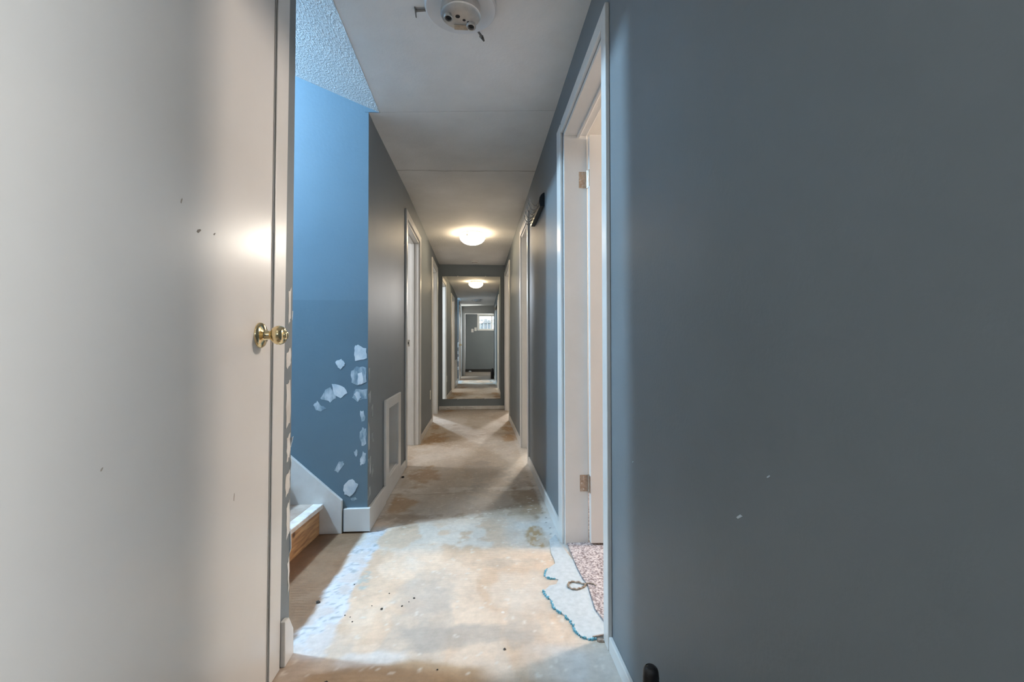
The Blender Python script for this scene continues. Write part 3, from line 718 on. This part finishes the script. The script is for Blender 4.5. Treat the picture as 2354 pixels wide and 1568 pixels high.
# open door inside the right room, hinged on the far jamb
d2 = MB(); d2.box(0.5635, 1.325, 2.236, 2.271, 0.022, 2.078)
d2 = structure(d2.build('door_2', M['door'], None, 0.0025), 'open white door leaf seen edge on in the near right doorway')
for zc_ in (1.86, 0.312):
    h = MB().box(0.517, 0.560, RD[0][1] - 0.0185, RD[0][1] - 0.0155, zc_ - 0.042, zc_ + 0.042).build('hinge', M['bronze'], d2, 0.002)
    MB().lathe([(-0.046, 0.004), (-0.045, 0.0062), (0.045, 0.0062), (0.046, 0.004)], (0.5625, RD[0][1] - 0.024, zc_), (0, 0, 1), 14).build('hinge_pin', M['steel'], h, smooth=40)
    for dz, dx in ((0.030, 0.018), (0, 0.010), (-0.030, 0.018)):
        MB().lathe([(0, 0.0042), (0.001, 0.004), (0.0018, 0.002)], (0.517 + dx, RD[0][1] - 0.0185, zc_ + dz), (0, -1, 0), 10).build('screw', M['steel'], h)
    MB().box(0.5612, 0.5634, 2.237, 2.268, zc_ - 0.042, zc_ + 0.042).build('hinge_leaf', M['steel'], h)

# ------------------------------------------------------------------ baseboards
mb = MB(); mb.box(-0.722, wl(YB) + 0.018, YB - 0.022, YB, 0.008, 0.132)
structure(mb.build('baseboard_stair', M['trim'], None, 0.003), 'short tall white baseboard at the foot of the blue wall')
mb = MB()
mb.hexa([(wl(YB), YB, 0.004), (wl(YB) + 0.018, YB - 0.022, 0.004), (wl(2.965) + 0.018, 2.965, 0.004), (wl(2.965), 2.965, 0.004), (wl(YB), YB, 0.130), (wl(YB) + 0.018, YB - 0.022, 0.130), (wl(2.965) + 0.018, 2.965, 0.115), (wl(2.965), 2.965, 0.115)])
lbox(mb, 0, 0.012, 2.965, 3.822, 0.004, 0.072)
structure(mb.build('baseboard_left', M['trim'], None, 0.003), 'white baseboard along the left wall under the return air frame')
mb = MB(); lbox(mb, 0, 0.012, LD[0][1] + 0.10, LD[1][0] - 0.07, 0.0, 0.065); structure(mb.build('baseboard_left_far', M['trim_worn'], None, 0.003))
mb = MB(); mb.box(XR - 0.013, XR, RD[0][1] + 0.105, RD[1][0] - 0.07, 0.0, 0.071); structure(mb.build('baseboard_right', M['trim'], None, 0.003), 'thin white baseboard on the right between two doorways')
mb = MB(); mb.box(XR - 0.013, XR, RD[1][1] + 0.07, RD[2][0] - 0.07, 0.0, 0.07); structure(mb.build('baseboard_right_far', M['trim_worn'], None, 0.003))
mb = MB(); mb.box(XR - 0.013, XR, -0.40, RD[0][0] - 0.060, 0.0, 0.048); structure(mb.build('baseboard_right_front', M['trim'], None, 0.003), 'low white baseboard under the big grey right wall')
mb = MB(); mb.box(wl(YE), XR, YE - 0.018, YE, 0.003, 0.058); bbe = structure(mb.build('baseboard_end', M['trim_worn'], None, 0.003), 'chipped white baseboard below the mirror')
for x0, x1, z in ((-0.42, -0.22, 0.022), (-0.20, -0.06, 0.026), (-0.50, -0.45, 0.018)):
    MB().prism([(p, YE - 0.0188, q) for p, q in ragged([(x0, z), (x1, z - 0.004), (x1, z + 0.005), (x0, z + 0.006)], 4, 0.003)], (0, 0.002, 0)).build('chip', M['vent_back'], bbe)
mb = MB()
mb.prism([(XN, 1.480, 0.0), (XN, 1.549, 0.0), (XN, 1.547, 0.083), (XN, 1.513, 0.137), (XN, 1.480, 0.142)], (0.016, 0, 0))
structure(mb.build('baseboard_left_front', M['trim'], None, 0.003), 'stub of white baseboard at the corner beside the stairs')
mb = MB(); mb.box(-3.5, 3.3, -2.575, -2.556, 0, 0.10); structure(mb.build('baseboard_back', M['baseboard_dark'], None, 0.002), 'dark baseboard of the back room')

# ------------------------------------------------------------------ staircase
stair = empty('staircase', (-0.83, 2.04, 0))
tag(stair, 'wooden stairs rising left with raw pine riser and worn white treads', 'stairs')
def sk(x, y): return x - 0.09 * (YB - y)   # flight is slightly out of square


RISE0, RISE, RUN, Y0S, Y1S = 0.163, 0.19, 0.212, 1.565, YB - 0.024
nx_, nz_ = -0.823, 0.163
for i in range(8):
    xn = nx_ - RUN * i; z = nz_ + RISE * i; zb = 0.0 if i == 0 else z - RISE
    MB().prism([(sk(xn - 0.022, Y0S), Y0S, zb), (sk(xn - 0.022, Y1S), Y1S, zb), (sk(xn - 0.022, Y1S), Y1S, z - 0.022), (sk(xn - 0.022, Y0S), Y0S, z - 0.022)], (-0.02, 0, 0)).build('riser', M['pine'] if i == 0 else M['trim_worn'], stair, 0.001)
    tr = MB().prism([(sk(xn - 0.008, Y0S), Y0S, z), (sk(xn - 0.008, Y1S), Y1S, z), (sk(xn - RUN - 0.03, Y1S), Y1S, z), (sk(xn - RUN - 0.03, Y0S), Y0S, z)], (0, 0, -0.022)).build('tread', M['tread'], stair, 0.002)
    MB().prism([(sk(xn, Y0S), Y0S, z + 0.001), (sk(xn, Y1S), Y1S, z + 0.001), (sk(xn - 0.055, Y1S), Y1S, z + 0.001), (sk(xn - 0.055, Y0S), Y0S, z + 0.001)], (0, 0, -0.024)).build('nosing', M['tread_edge'], tr, 0.004)
xt = nx_ - RUN * 8; zt = nz_ + RISE * 7
MB().box(-3.495, xt + 0.0, Y0S, Y1S, zt - 0.03, zt).build('landing', M['tread'], stair)
s0 = (-0.731, 0.177); sl = 0.902
p = [(-0.731, YB - 0.023, 0.0), (-0.731, YB - 0.023, 0.177), (-2.55, YB - 0.023, 0.177 + sl * 1.819), (-2.55, YB - 0.023, 0.0)]
MB().prism(p, (0, 0.022, 0)).build('stringer', M['trim_speck'], stair, 0.002)['label'] = 'white painted stringer with chipped top edge'
MB().prism([(-0.80, 1.552, 0.0), (-0.80, 1.552, 0.15), (-2.55, 1.552, 0.15 + sl * 1.75), (-2.55, 1.552, 0.0)], (0, 0.012, 0)).build('stringer', M['trim_worn'], stair)

# ------------------------------------------------------------------ return air frame in the left wall
fr = empty('return_air_frame', (wl(3.25), 3.25, 0.085))
tag(fr, 'white wooden frame round an empty recess low in the left wall', 'vent frame')
y0, y1, z0, z1 = 2.968, 3.545, 0.076, 0.662
for nm, q in (('stile', (y0, VR[0] + 0.004, z0, z1)), ('stile', (VR[1] - 0.004, y1, z0, z1)), ('top_rail', (VR[0] + 0.004, VR[1] - 0.004, VR[3] - 0.004, z1)), ('bottom_rail', (VR[0] + 0.004, VR[1] - 0.004, z0, VR[2] + 0.004))):
    lbox(MB(), 0.0, 0.016, *q).build(nm, M['trim'], fr, 0.003)
lbox(MB(), -0.078, -0.070, VR[0], VR[1], VR[2], VR[3]).build('back_panel', M['vent_back'], fr)
for q in ((VR[0] - 0.001, VR[0] + 0.012, VR[2], VR[3]), (VR[1] - 0.012, VR[1] + 0.001, VR[2], VR[3]), (VR[0], VR[1], VR[3] - 0.012, VR[3] + 0.001), (VR[0], VR[1], VR[2] - 0.001, VR[2] + 0.012)):
    lbox(MB(), -0.070, 0.001, *q).build('reveal', M['trim'], fr)

# ------------------------------------------------------------------ ceiling fixtures
# bare fixture without its glass
zc1 = zc(-0.064, 1.74)
cf = empty('bare_ceiling_fixture', (-0.064, 1.738, zc1))
tag(cf, 'bare ceiling light base without glass, white pan with nickel plate and thumbscrews', 'light fixture')
C0 = (-0.064, 1.738, zc1)
MB().lathe([(0.012, 0.132), (-0.002, 0.138), (-0.020, 0.138), (-0.026, 0.132), (-0.022, 0.120), (-0.014, 0.10), (-0.012, 0.02)], C0, (0, 0, 1), 56).build('pan', M['pan'], cf, smooth=40)
MB().lathe([(-0.012, 0.075), (-0.040, 0.078), (-0.047, 0.076), (-0.050, 0.070), (-0.050, 0.001)], C0, (0, 0, 1), 40).build('plate', M['brushed'], cf, smooth=40)
for (dx, dy) in ((-0.046, 0.0), (0.040, 0.042)):
    sk_ = MB().lathe([(0, 0.019), (-0.010, 0.019), (-0.013, 0.0165), (-0.013, 0.013), (-0.004, 0.012), (-0.003, 0.001)], (C0[0] + dx, C0[1] + dy, zc1 - 0.049), (0.1, 0.15, 1), 24).build('bulb_socket', M['brushed'], cf, smooth=40)
    MB().lathe([(-0.0045, 0.0118), (-0.0055, 0.0118)], (C0[0] + dx, C0[1] + dy, zc1 - 0.049), (0.1, 0.15, 1), 20).build('socket_bore', M['dark'], sk_)
for dx, dy, r in ((-0.012, 0.0, 0.009), (0.012, 0.018, 0.006), (0.028, 0.028, 0.005)):
    MB().lathe([(-0.0495, r), (-0.0508, r)], (C0[0] + dx, C0[1] + dy, zc1), (0, 0, 1), 16).build('hole', M['dark'], cf)
MB().box(C0[0] - 0.028, C0[0] + 0.026, C0[1] + 0.044, C0[1] + 0.070, zc1 - 0.053, zc1 - 0.0495).build('rating_label', M['steel'], cf)
for ang in (171, 62, -62):
    a = math.radians(ang); d = Vector((math.cos(a), math.sin(a), 0)); c = Vector(C0) + Vector((0, 0, -0.016))
    sc_ = MB().lathe([(0.122, 0.0045), (0.172, 0.0045), (0.173, 0.0055), (0.178, 0.0055)], c, d, 12).build('thumbscrew', M['dark_metal'], cf, smooth=40)
    e = c + d * 0.177; n = d.cross(Vector((0, 0, 1)))
    MB().prism([tuple(e + n * q + Vector((0, 0, r_))) for q, r_ in ((-0.004, 0.006), (-0.011, 0.012), (-0.014, 0.004), (-0.006, -0.006), (0.006, -0.022), (0.012, -0.020), (0.008, -0.006), (0.004, 0.006))], d * 0.0035).build('wing', M['dark_metal'], sc_, 0.001)
MB().tube([C0 + Vector((0, 0, 0)) if False else (C0[0] - 0.118, C0[1] - 0.10, zc1 - 0.004), (C0[0] - 0.128, C0[1] - 0.02, zc1 - 0.012), (C0[0] - 0.126, C0[1] + 0.028, zc1 - 0.018)], 0.0012, 6).build('ground_wire', M['dark_metal'], cf)

# lit dome light
L2 = (-0.061, 5.36, H)
cl = empty('dome_ceiling_light', L2)
tag(cl, 'lit round opal glass dome light on the stippled ceiling', 'ceiling light')
MB().lathe([(0, 0.13), (-0.004, 0.137), (-0.030, 0.137), (-0.036, 0.130), (-0.037, 0.02)], L2, (0, 0, 1), 48).build('pan', M['pan'], cl, smooth=40)
prof = [(-0.044, 0.1475), (-0.048, 0.149)] + [(-0.048 - 0.088 * math.sin(t), 0.148 * math.cos(t)) for t in np.linspace(0.06, PI / 2 - 0.02, 14)]
MB().lathe(prof, L2, (0, 0, 1), 48).build('glass_dome', M['dome'], cl, smooth=60)
for ang in (-112, 8, 128):
    a = math.radians(ang); ca, sa = math.cos(a), math.sin(a)
    mb = MB(); c = Vector(L2)
    d = Vector((ca, sa, 0)); n = Vector((-sa, ca, 0))
    pr = [(0.134, -0.034), (0.158, -0.040), (0.158, -0.056), (0.150, -0.062), (0.148, -0.058), (0.153, -0.053), (0.153, -0.044), (0.134, -0.040)]
    mb.prism([tuple(c + d * p_ - n * 0.008 + Vector((0, 0, q_))) for p_, q_ in pr], n * 0.016)
    mb.build('clip', M['brushed'], cl)
# smoke detector
sd = MB().lathe([(0.0, 0.060), (-0.012, 0.062), (-0.020, 0.056), (-0.024, 0.045), (-0.034, 0.040), (-0.038, 0.030), (-0.039, 0.001)], (-0.045, 7.07, H), (0, 0, 1), 36)
sde = empty('smoke_detector', (-0.045, 7.07, H)); tag(sde, 'small round white smoke detector on the ceiling above the mirror', 'smoke detector')
sd.build('housing', M['plastic'], sde, smooth=35)
MB().lathe([(-0.0235, 0.0462), (-0.0325, 0.0412)], (-0.045, 7.07, H), (0, 0, 1), 36).build('vent_ring', M['vent_back'], sde, smooth=35)

# ------------------------------------------------------------------ mirror
mt = empty('wall_mirror', (-0.10, 7.37, 0.17)); tag(mt, 'tall frameless mirror on the end wall reflecting the hall', 'mirror')
def my(x, z): return 7.3692 - 0.0063 * (x + 0.05) - 0.0043 * (z - 1.2)


mx0, mx1, mz0, mz1 = -0.567, 0.371, 0.173, 2.160
q = [(mx0, my(mx0, mz0), mz0), (mx1, my(mx1, mz0), mz0), (mx1, my(mx1, mz1), mz1), (mx0, my(mx0, mz1), mz1)]
MB().prism(q, (0, 0.0075, 0)).build('mirror_glass', M['mirror'], mt)
for x, z, s in ((-0.32, mz1, 1), (0.13, mz1, 1), (-0.32, mz0, -1), (0.12, mz0, -1)):
    y = my(x, z)
    MB().box(x - 0.010, x + 0.010, y - 0.004, y + 0.0001, z - 0.010 if s > 0 else z - 0.008, z + 0.008 if s > 0 else z + 0.010).box(x - 0.010, x + 0.010, y - 0.004, YE - 0.0, z + (0.0005 if s > 0 else -0.008), z + (0.008 if s > 0 else -0.0005)).build('clip', M['plastic'], mt, 0.001)
nl = MB().lathe([(0, 0.0035), (-0.012, 0.0035), (-0.013, 0.008), (-0.016, 0.007), (-0.017, 0.002)], (0.412, YE, 1.17), (0, 1, 0), 14).build('screw_head', M['dark_metal'])
tag(nl, 'small dark screw in the grey wall right of the mirror', 'screw')

# ------------------------------------------------------------------ coat hook rail
hk = empty('coat_hook_rail', (XR, 3.22, 1.99)); tag(hk, 'black wooden rail with five wire coat hooks high on the right wall', 'coat hooks')
prof = [(0, 1.940), (-0.030, 1.940), (-0.034, 1.955), (-0.036, 1.975), (-0.032, 2.000), (-0.022, 2.018), (-0.008, 2.030), (0, 2.032)]
MB().prism([(XR + a, 2.965, b) for a, b in prof], (0, 0.51, 0)).build('rail', M['black_wood'], hk, 0.002)
for y in (3.03, 3.13, 3.23, 3.33, 3.43):
    x = XR - 0.035
    h = MB().tube([(x + 0.004, y, 1.982), (x - 0.010, y, 1.966), (x - 0.026, y, 1.962), (x - 0.040, y, 1.972), (x - 0.050, y, 1.992), (x - 0.054, y, 2.012)], [0.0035, 0.0035, 0.0033, 0.0031, 0.0030, 0.0034], 8)
    h.tube([(x + 0.004, y, 1.962), (x - 0.010, y, 1.945), (x - 0.022, y, 1.938), (x - 0.032, y, 1.944), (x - 0.035, y, 1.955)], 0.0031, 8)
    h.lathe([(0, 0.009), (-0.004, 0.008), (-0.005, 0.001)], (x + 0.002, y, 1.972), (1, 0, 0), 12)
    h.build('hook', M['steel'], hk, smooth=50)

# ------------------------------------------------------------------ outlets and switches
def plate(name, label, cat, loc, nrm, w_, h_, rock, group=None):
    """wall plate: nrm +X or +Y"""
    e = empty(name, loc); tag(e, label, cat, group)
    x, y, z = loc
    def bx(u0, u1, d0, d1, v0, v1):
        return MB().box(x + d0, x + d1, y + u0, y + u1, z + v0, z + v1) if nrm == 'X' else MB().box(x + u0, x + u1, y + d0, y + d1, z + v0, z + v1)
    bx(-w_ / 2, w_ / 2, 0, 0.006, -h_ / 2, h_ / 2).build('cover_plate', M['plastic'], e, 0.002)
    for k_ in rock:
        r_ = bx(-0.016, 0.016, 0.005, 0.009, k_ - 0.013, k_ + 0.013).build('socket' if len(rock) > 1 else 'rocker', M['plastic'], e, 0.002)
        if len(rock) > 1:
            for s_ in (-0.006, 0.006):
                bx(s_ - 0.0012, s_ + 0.0012, 0.0085, 0.0094, k_ - 0.005, k_ + 0.005).build('slot', M['dark'], r_)
    return e


plate('wall_outlet', 'white electrical outlet low on the left wall before the far doorway', 'outlet', (wl(5.95), 5.95, 0.39), 'X', 0.075, 0.118, (0.022, -0.022))
plate('light_switch', 'left of two white switch plates on the dark back wall, in the mirror', 'switch', (-0.323, -2.575, 1.571), 'Y', 0.085, 0.13, (0.0,))
plate('light_switch', 'right of two white switch plates on the dark back wall, in the mirror', 'switch', (-0.205, -2.575, 1.625), 'Y', 0.085, 0.13, (0.0,))

# ------------------------------------------------------------------ window of the room behind
wn = empty('window_1', ((WX0 + WX1) / 2, -2.6, WZ0)); structure(wn, 'white sliding basement window seen in the mirror')
yf0, yf1 = -2.66, -2.555
for nm, q in (('casing', (WX0 - 0.0, WX0 + 0.05, WZ0, WZ1)), ('casing', (WX1 - 0.05, WX1, WZ0, WZ1)), ('casing', (WX0 + 0.05, WX1 - 0.05, WZ1 - 0.06, WZ1)), ('sill', (WX0 + 0.05, WX1 - 0.05, WZ0, WZ0 + 0.04))):
    MB().box(q[0], q[1], yf0, yf1, q[2], q[3]).build(nm, M['trim'], wn, 0.004)
for k_, (a, b) in enumerate(((WX0 + 0.05, 0.44), (0.40, WX1 - 0.05))):
    yy = -2.625 + 0.02 * k_
    sh = MB(); z0, z1 = WZ0 + 0.04, WZ1 - 0.06
    sh.box(a, a + 0.035, yy, yy + 0.018, z0, z1).box(b - 0.035, b, yy, yy + 0.018, z0, z1).box(a + 0.035, b - 0.035, yy, yy + 0.018, z0, z0 + 0.03).box(a + 0.035, b - 0.035, yy, yy + 0.018, z1 - 0.03, z1)
    sh = sh.build('sash', M['plastic'], wn, 0.002)
    MB().box(a + 0.03, b - 0.03, yy + 0.007, yy + 0.011, z0 + 0.025, z1 - 0.025).build('pane', M['glass'], sh)
# outdoors
mb = MB(); mb.box(-14, 14, -30, -2.8, 1.10, 1.2); structure(mb.build('ground', M['ground']))
fe = empty('board_fence', (0, -8, 1.2)); tag(fe, 'weathered garden fence outside the basement window, in the mirror', 'fence')
for i in range(30):
    x = -2.4 + i * 0.18
    MB().box(x, x + 0.172, -8.03 + 0.01 * (i % 2), -8.0 + 0.01 * (i % 2), 1.2, 2.28 + 0.02 * (i % 3)).build('board', M['outside'], fe)
for z in (1.45, 2.1):
    MB().box(-2.5, 3.1, -7.985, -7.94, z, z + 0.09).build('rail', M['outside'], fe)

# ------------------------------------------------------------------ right room floor covering and remains at the doorway
poly = [(0.452, 2.285), (0.448, 2.10), (0.447, 2.02), (0.450, 1.93), (0.458, 1.873), (0.452, 1.80), (0.447, 1.742), (0.444, 1.70), (0.458, 1.62), (0.466, 1.54)]
CP = [(a, b, 0.001) for a, b in poly] + [(XR + TH, 1.54, 0.001), (XR + TH, 0.66, 0.001), (3.29, 0.66, 0.001), (3.29, 3.39, 0.001), (XR + TH, 3.39, 0.001), (XR + TH, 2.285, 0.001)]
cp = MB().prism(CP, (0, 0, 0.011)).build('carpet', M['carpet'])
tag(cp, 'flecked pinkish carpet in the near right room', 'carpet')
left = [(0.369, 2.334), (0.355, 2.185), (0.359, 2.12), (0.356, 2.079), (0.312, 2.031), (0.295, 1.987), (0.293, 1.964), (0.309, 1.952), (0.331, 1.944), (0.346, 1.936), (0.33, 1.899), (0.299, 1.889), (0.27, 1.85), (0.274, 1.814), (0.289, 1.783), (0.288, 1.758), (0.291, 1.732), (0.31, 1.7), (0.325, 1.674), (0.337, 1.644), (0.343, 1.607), (0.343, 1.581), (0.356, 1.554), (0.376, 1.536), (0.409, 1.537), (0.432, 1.544)]
UP = [(a, b, 0.0008) for a, b in left] + [(a - 0.0012, b, 0.0008) for a, b in reversed(poly[1:-1])] + [(0.415, 2.285, 0.0008), (0.413, 2.40, 0.0008)]
un = MB().prism(UP, (0, 0, 0.0045)).build('underlay_scrap', M['underlay'])
tag(un, 'torn pale blue-grey underlay strip at the near right doorway', 'underlay')
cr = MB(); random.seed(5)
segs = left[4:10] + left[12:25]
for (a, b) in zip(segs[:-1], segs[1:]):
    if abs(a[0] - b[0]) + abs(a[1] - b[1]) > 0.12: continue
    L_ = math.hypot(b[0] - a[0], b[1] - a[1]); n = max(2, int(L_ / 0.003)); dens = random.choice((0.25, 0.6, 0.9))
    for i in range(n):
        if random.random() > dens: continue
        t = i / n; s_ = random.uniform(0.0015, 0.0055)
        x = a[0] + (b[0] - a[0]) * t + random.uniform(-0.004, 0.002); y = a[1] + (b[1] - a[1]) * t + random.uniform(-0.003, 0.003); z = 0.002 + random.uniform(0, 0.003)
        an = random.uniform(0, 3); ca, sa = math.cos(an) * s_, math.sin(an) * s_
        cr.hexa([(x - ca, y - sa, 0.0), (x + sa, y - ca, 0.0), (x + ca, y + sa, 0.0), (x - sa, y + ca, 0.0), (x - ca, y - sa, z + s_), (x + sa * .7, y - ca * .7, z + s_ * .7), (x + ca * .8, y + sa * .8, z + s_), (x - sa, y + ca, z + s_ * .6)])
o = cr.build('foam_edge', M['turquoise'], un); tag(o, 'crumbling turquoise foam edge', kind='stuff')
ring = [(0.373, 1.868), (0.376, 1.887), (0.388, 1.902), (0.404, 1.904), (0.425, 1.897), (0.444, 1.882), (0.449, 1.873), (0.440, 1.863), (0.428, 1.853), (0.410, 1.845), (0.394, 1.846), (0.380, 1.855)]
rp = MB(); rpts = []
for i in range(48):
    t = i / 48 * len(ring); a = ring[int(t) % len(ring)]; b = ring[(int(t) + 1) % len(ring)]; f_ = t - int(t)
    rpts.append((a[0] + (b[0] - a[0]) * f_ + random.uniform(-.001, .001), a[1] + (b[1] - a[1]) * f_ + random.uniform(-.001, .001), 0.0095 + 0.002 * math.sin(i * 1.3)))
rp.tube(rpts, 0.0036, 8, closed=True)
rp.tube([(0.447, 1.876, 0.010), (0.455, 1.879, 0.014), (0.468, 1.876, 0.0155), (0.482, 1.869, 0.0155), (0.487, 1.855, 0.0155)], [0.0036, 0.003, 0.0028, 0.0025, 0.002], 8)
tag(rp.build('cord_loop', M['rope'], smooth=60), 'loop of frayed brown cord lying on the pale underlay', 'cord')
spn = MB()
spn.prism([(0.392, 1.541, 0.006), (0.434, 1.549, 0.006), (0.434, 1.5435, 0.006), (0.395, 1.537, 0.006)], (0, 0, 0.006))
tag(spn.build('wood_splinter', M['rotten'], None, 0.001), 'longer grey-brown wood splinter on the underlay end by the near jamb', 'splinter')
spn = MB(); spn.prism([(0.404, 1.527, 0.0002), (0.412, 1.533, 0.0002), (0.4245, 1.530, 0.0002), (0.4245, 1.519, 0.0002), (0.411, 1.520, 0.0002)], (0, 0, 0.009))
tag(spn.build('wood_splinter', M['rotten'], None, 0.001), 'short reddish wood splinter on the floor against the near jamb', 'splinter')

# dark crumbs on the pale floor
random.seed(11)
crumbs = [(-0.625, 1.843, .011), (-0.253, 1.844, .006), (-0.367, 1.778, .007), (-0.293, 1.792, .005), (-0.495, 1.748, .004), (-0.125, 1.433, .004), (0.089, 1.512, .006), (-0.409, 1.804, .003), (-0.473, 1.735, .003), (-0.359, 1.888, .004), (-0.457, 1.705, .004), (-0.576, 3.56, .016), (-0.45, 1.40, .009), (-0.52, 1.97, .004), (-0.27, 1.82, .003)]
proto = None
for i, (x, y, s_) in enumerate(crumbs):
    if proto is None:
        mb = MB(); b = []
        for z, r in ((0.0, 0.9), (0.35, 1.0), (0.6, 0.55)):
            b.append([(math.cos(t * PI / 3) * r * random.uniform(.6, 1.2), math.sin(t * PI / 3) * r * random.uniform(.5, 1.0), z) for t in range(6)])
        mb.v = [p_ for r_ in b for p_ in r_]
        for k_ in range(2):
            for j in range(6):
                mb.f.append([k_ * 6 + j, k_ * 6 + (j + 1) % 6, k_ * 6 + 6 + (j + 1) % 6, k_ * 6 + 6 + j]); mb.mi.append(0)
        mb.f.append([5, 4, 3, 2, 1, 0]); mb.f.append([12, 13, 14, 15, 16, 17]); mb.mi += [0, 0]
        o = proto = mb.build('debris_crumb', M['crumb'])
    else:
        o = proto.copy(); COL.objects.link(o)
    o.location = (x, y, 0.0002); o.scale = (s_, s_, s_); o.rotation_euler = (0, 0, random.uniform(0, 6))
    lab = {0: 'largest dark crumb on the brown floor in front of the stairs', 11: 'dark crumb at the left baseboard below the return air frame', 5: 'dark crumb on the floor nearest the camera, mid hall', 12: 'dark crumb on the brown floor nearest the stairs corner'}.get(i, 'small dark crumb of debris on the pale lit hall floor')
    tag(o, lab, 'debris', 'dark crumbs on the floor')

# black flask on the floor by the right wall
fl = empty('black_bottle', (0.366, 0.945, 0)); tag(fl, 'black bottle with ribbed cap standing on the floor against the grey right wall', 'bottle')
MB().lathe([(0, 0.046), (0.004, 0.050), (0.20, 0.050), (0.222, 0.046), (0.238, 0.034), (0.250, 0.020), (0.254, 0.0185)], (0.366, 0.945, 0), (0, 0, 1), 40).build('body', M['black'], fl, smooth=40)
cpz = [(0.252, 0.0185)]
for i in range(6):
    cpz += [(0.256 + i * 0.009, 0.0182 - 0.0002 * i), (0.262 + i * 0.009, 0.0174 - 0.0002 * i)]
cpz += [(0.314, 0.0158), (0.320, 0.0135), (0.3225, 0.0105), (0.3215, 0.0095), (0.323, 0.007), (0.3225, 0.001)]
MB().lathe(cpz, (0.366, 0.945, 0), (0, 0, 1), 32).build('cap', M['black'], fl, smooth=40)
# crumpled white scrap by the back wall
random.seed(2)
mb = MB(); n = 10; rings = []
for k_ in range(5):
    z = 0.012 * k_ + 0.0005; r = (0.05, 0.062, 0.052, 0.035, 0.012)[k_]
    rings.append([(-0.41 + math.cos(2 * PI * i / n) * r * random.uniform(.65, 1.2), -2.42 + math.sin(2 * PI * i / n) * r * random.uniform(.6, 1.1), z + (random.uniform(0, .012) if k_ else 0)) for i in range(n)])
mb.v = [p_ for r_ in rings for p_ in r_]
for k_ in range(4):
    for j in range(n):
        mb.f.append([k_ * n + j, k_ * n + (j + 1) % n, k_ * n + n + (j + 1) % n, k_ * n + n + j]); mb.mi.append(0)
mb.f.append(list(range(n - 1, -1, -1))); mb.f.append(list(range(4 * n, 5 * n))); mb.mi += [0, 0]
tag(mb.build('crumpled_rag', M['plaster']), 'crumpled white rag by the back wall under the switches, in the mirror', 'rag')
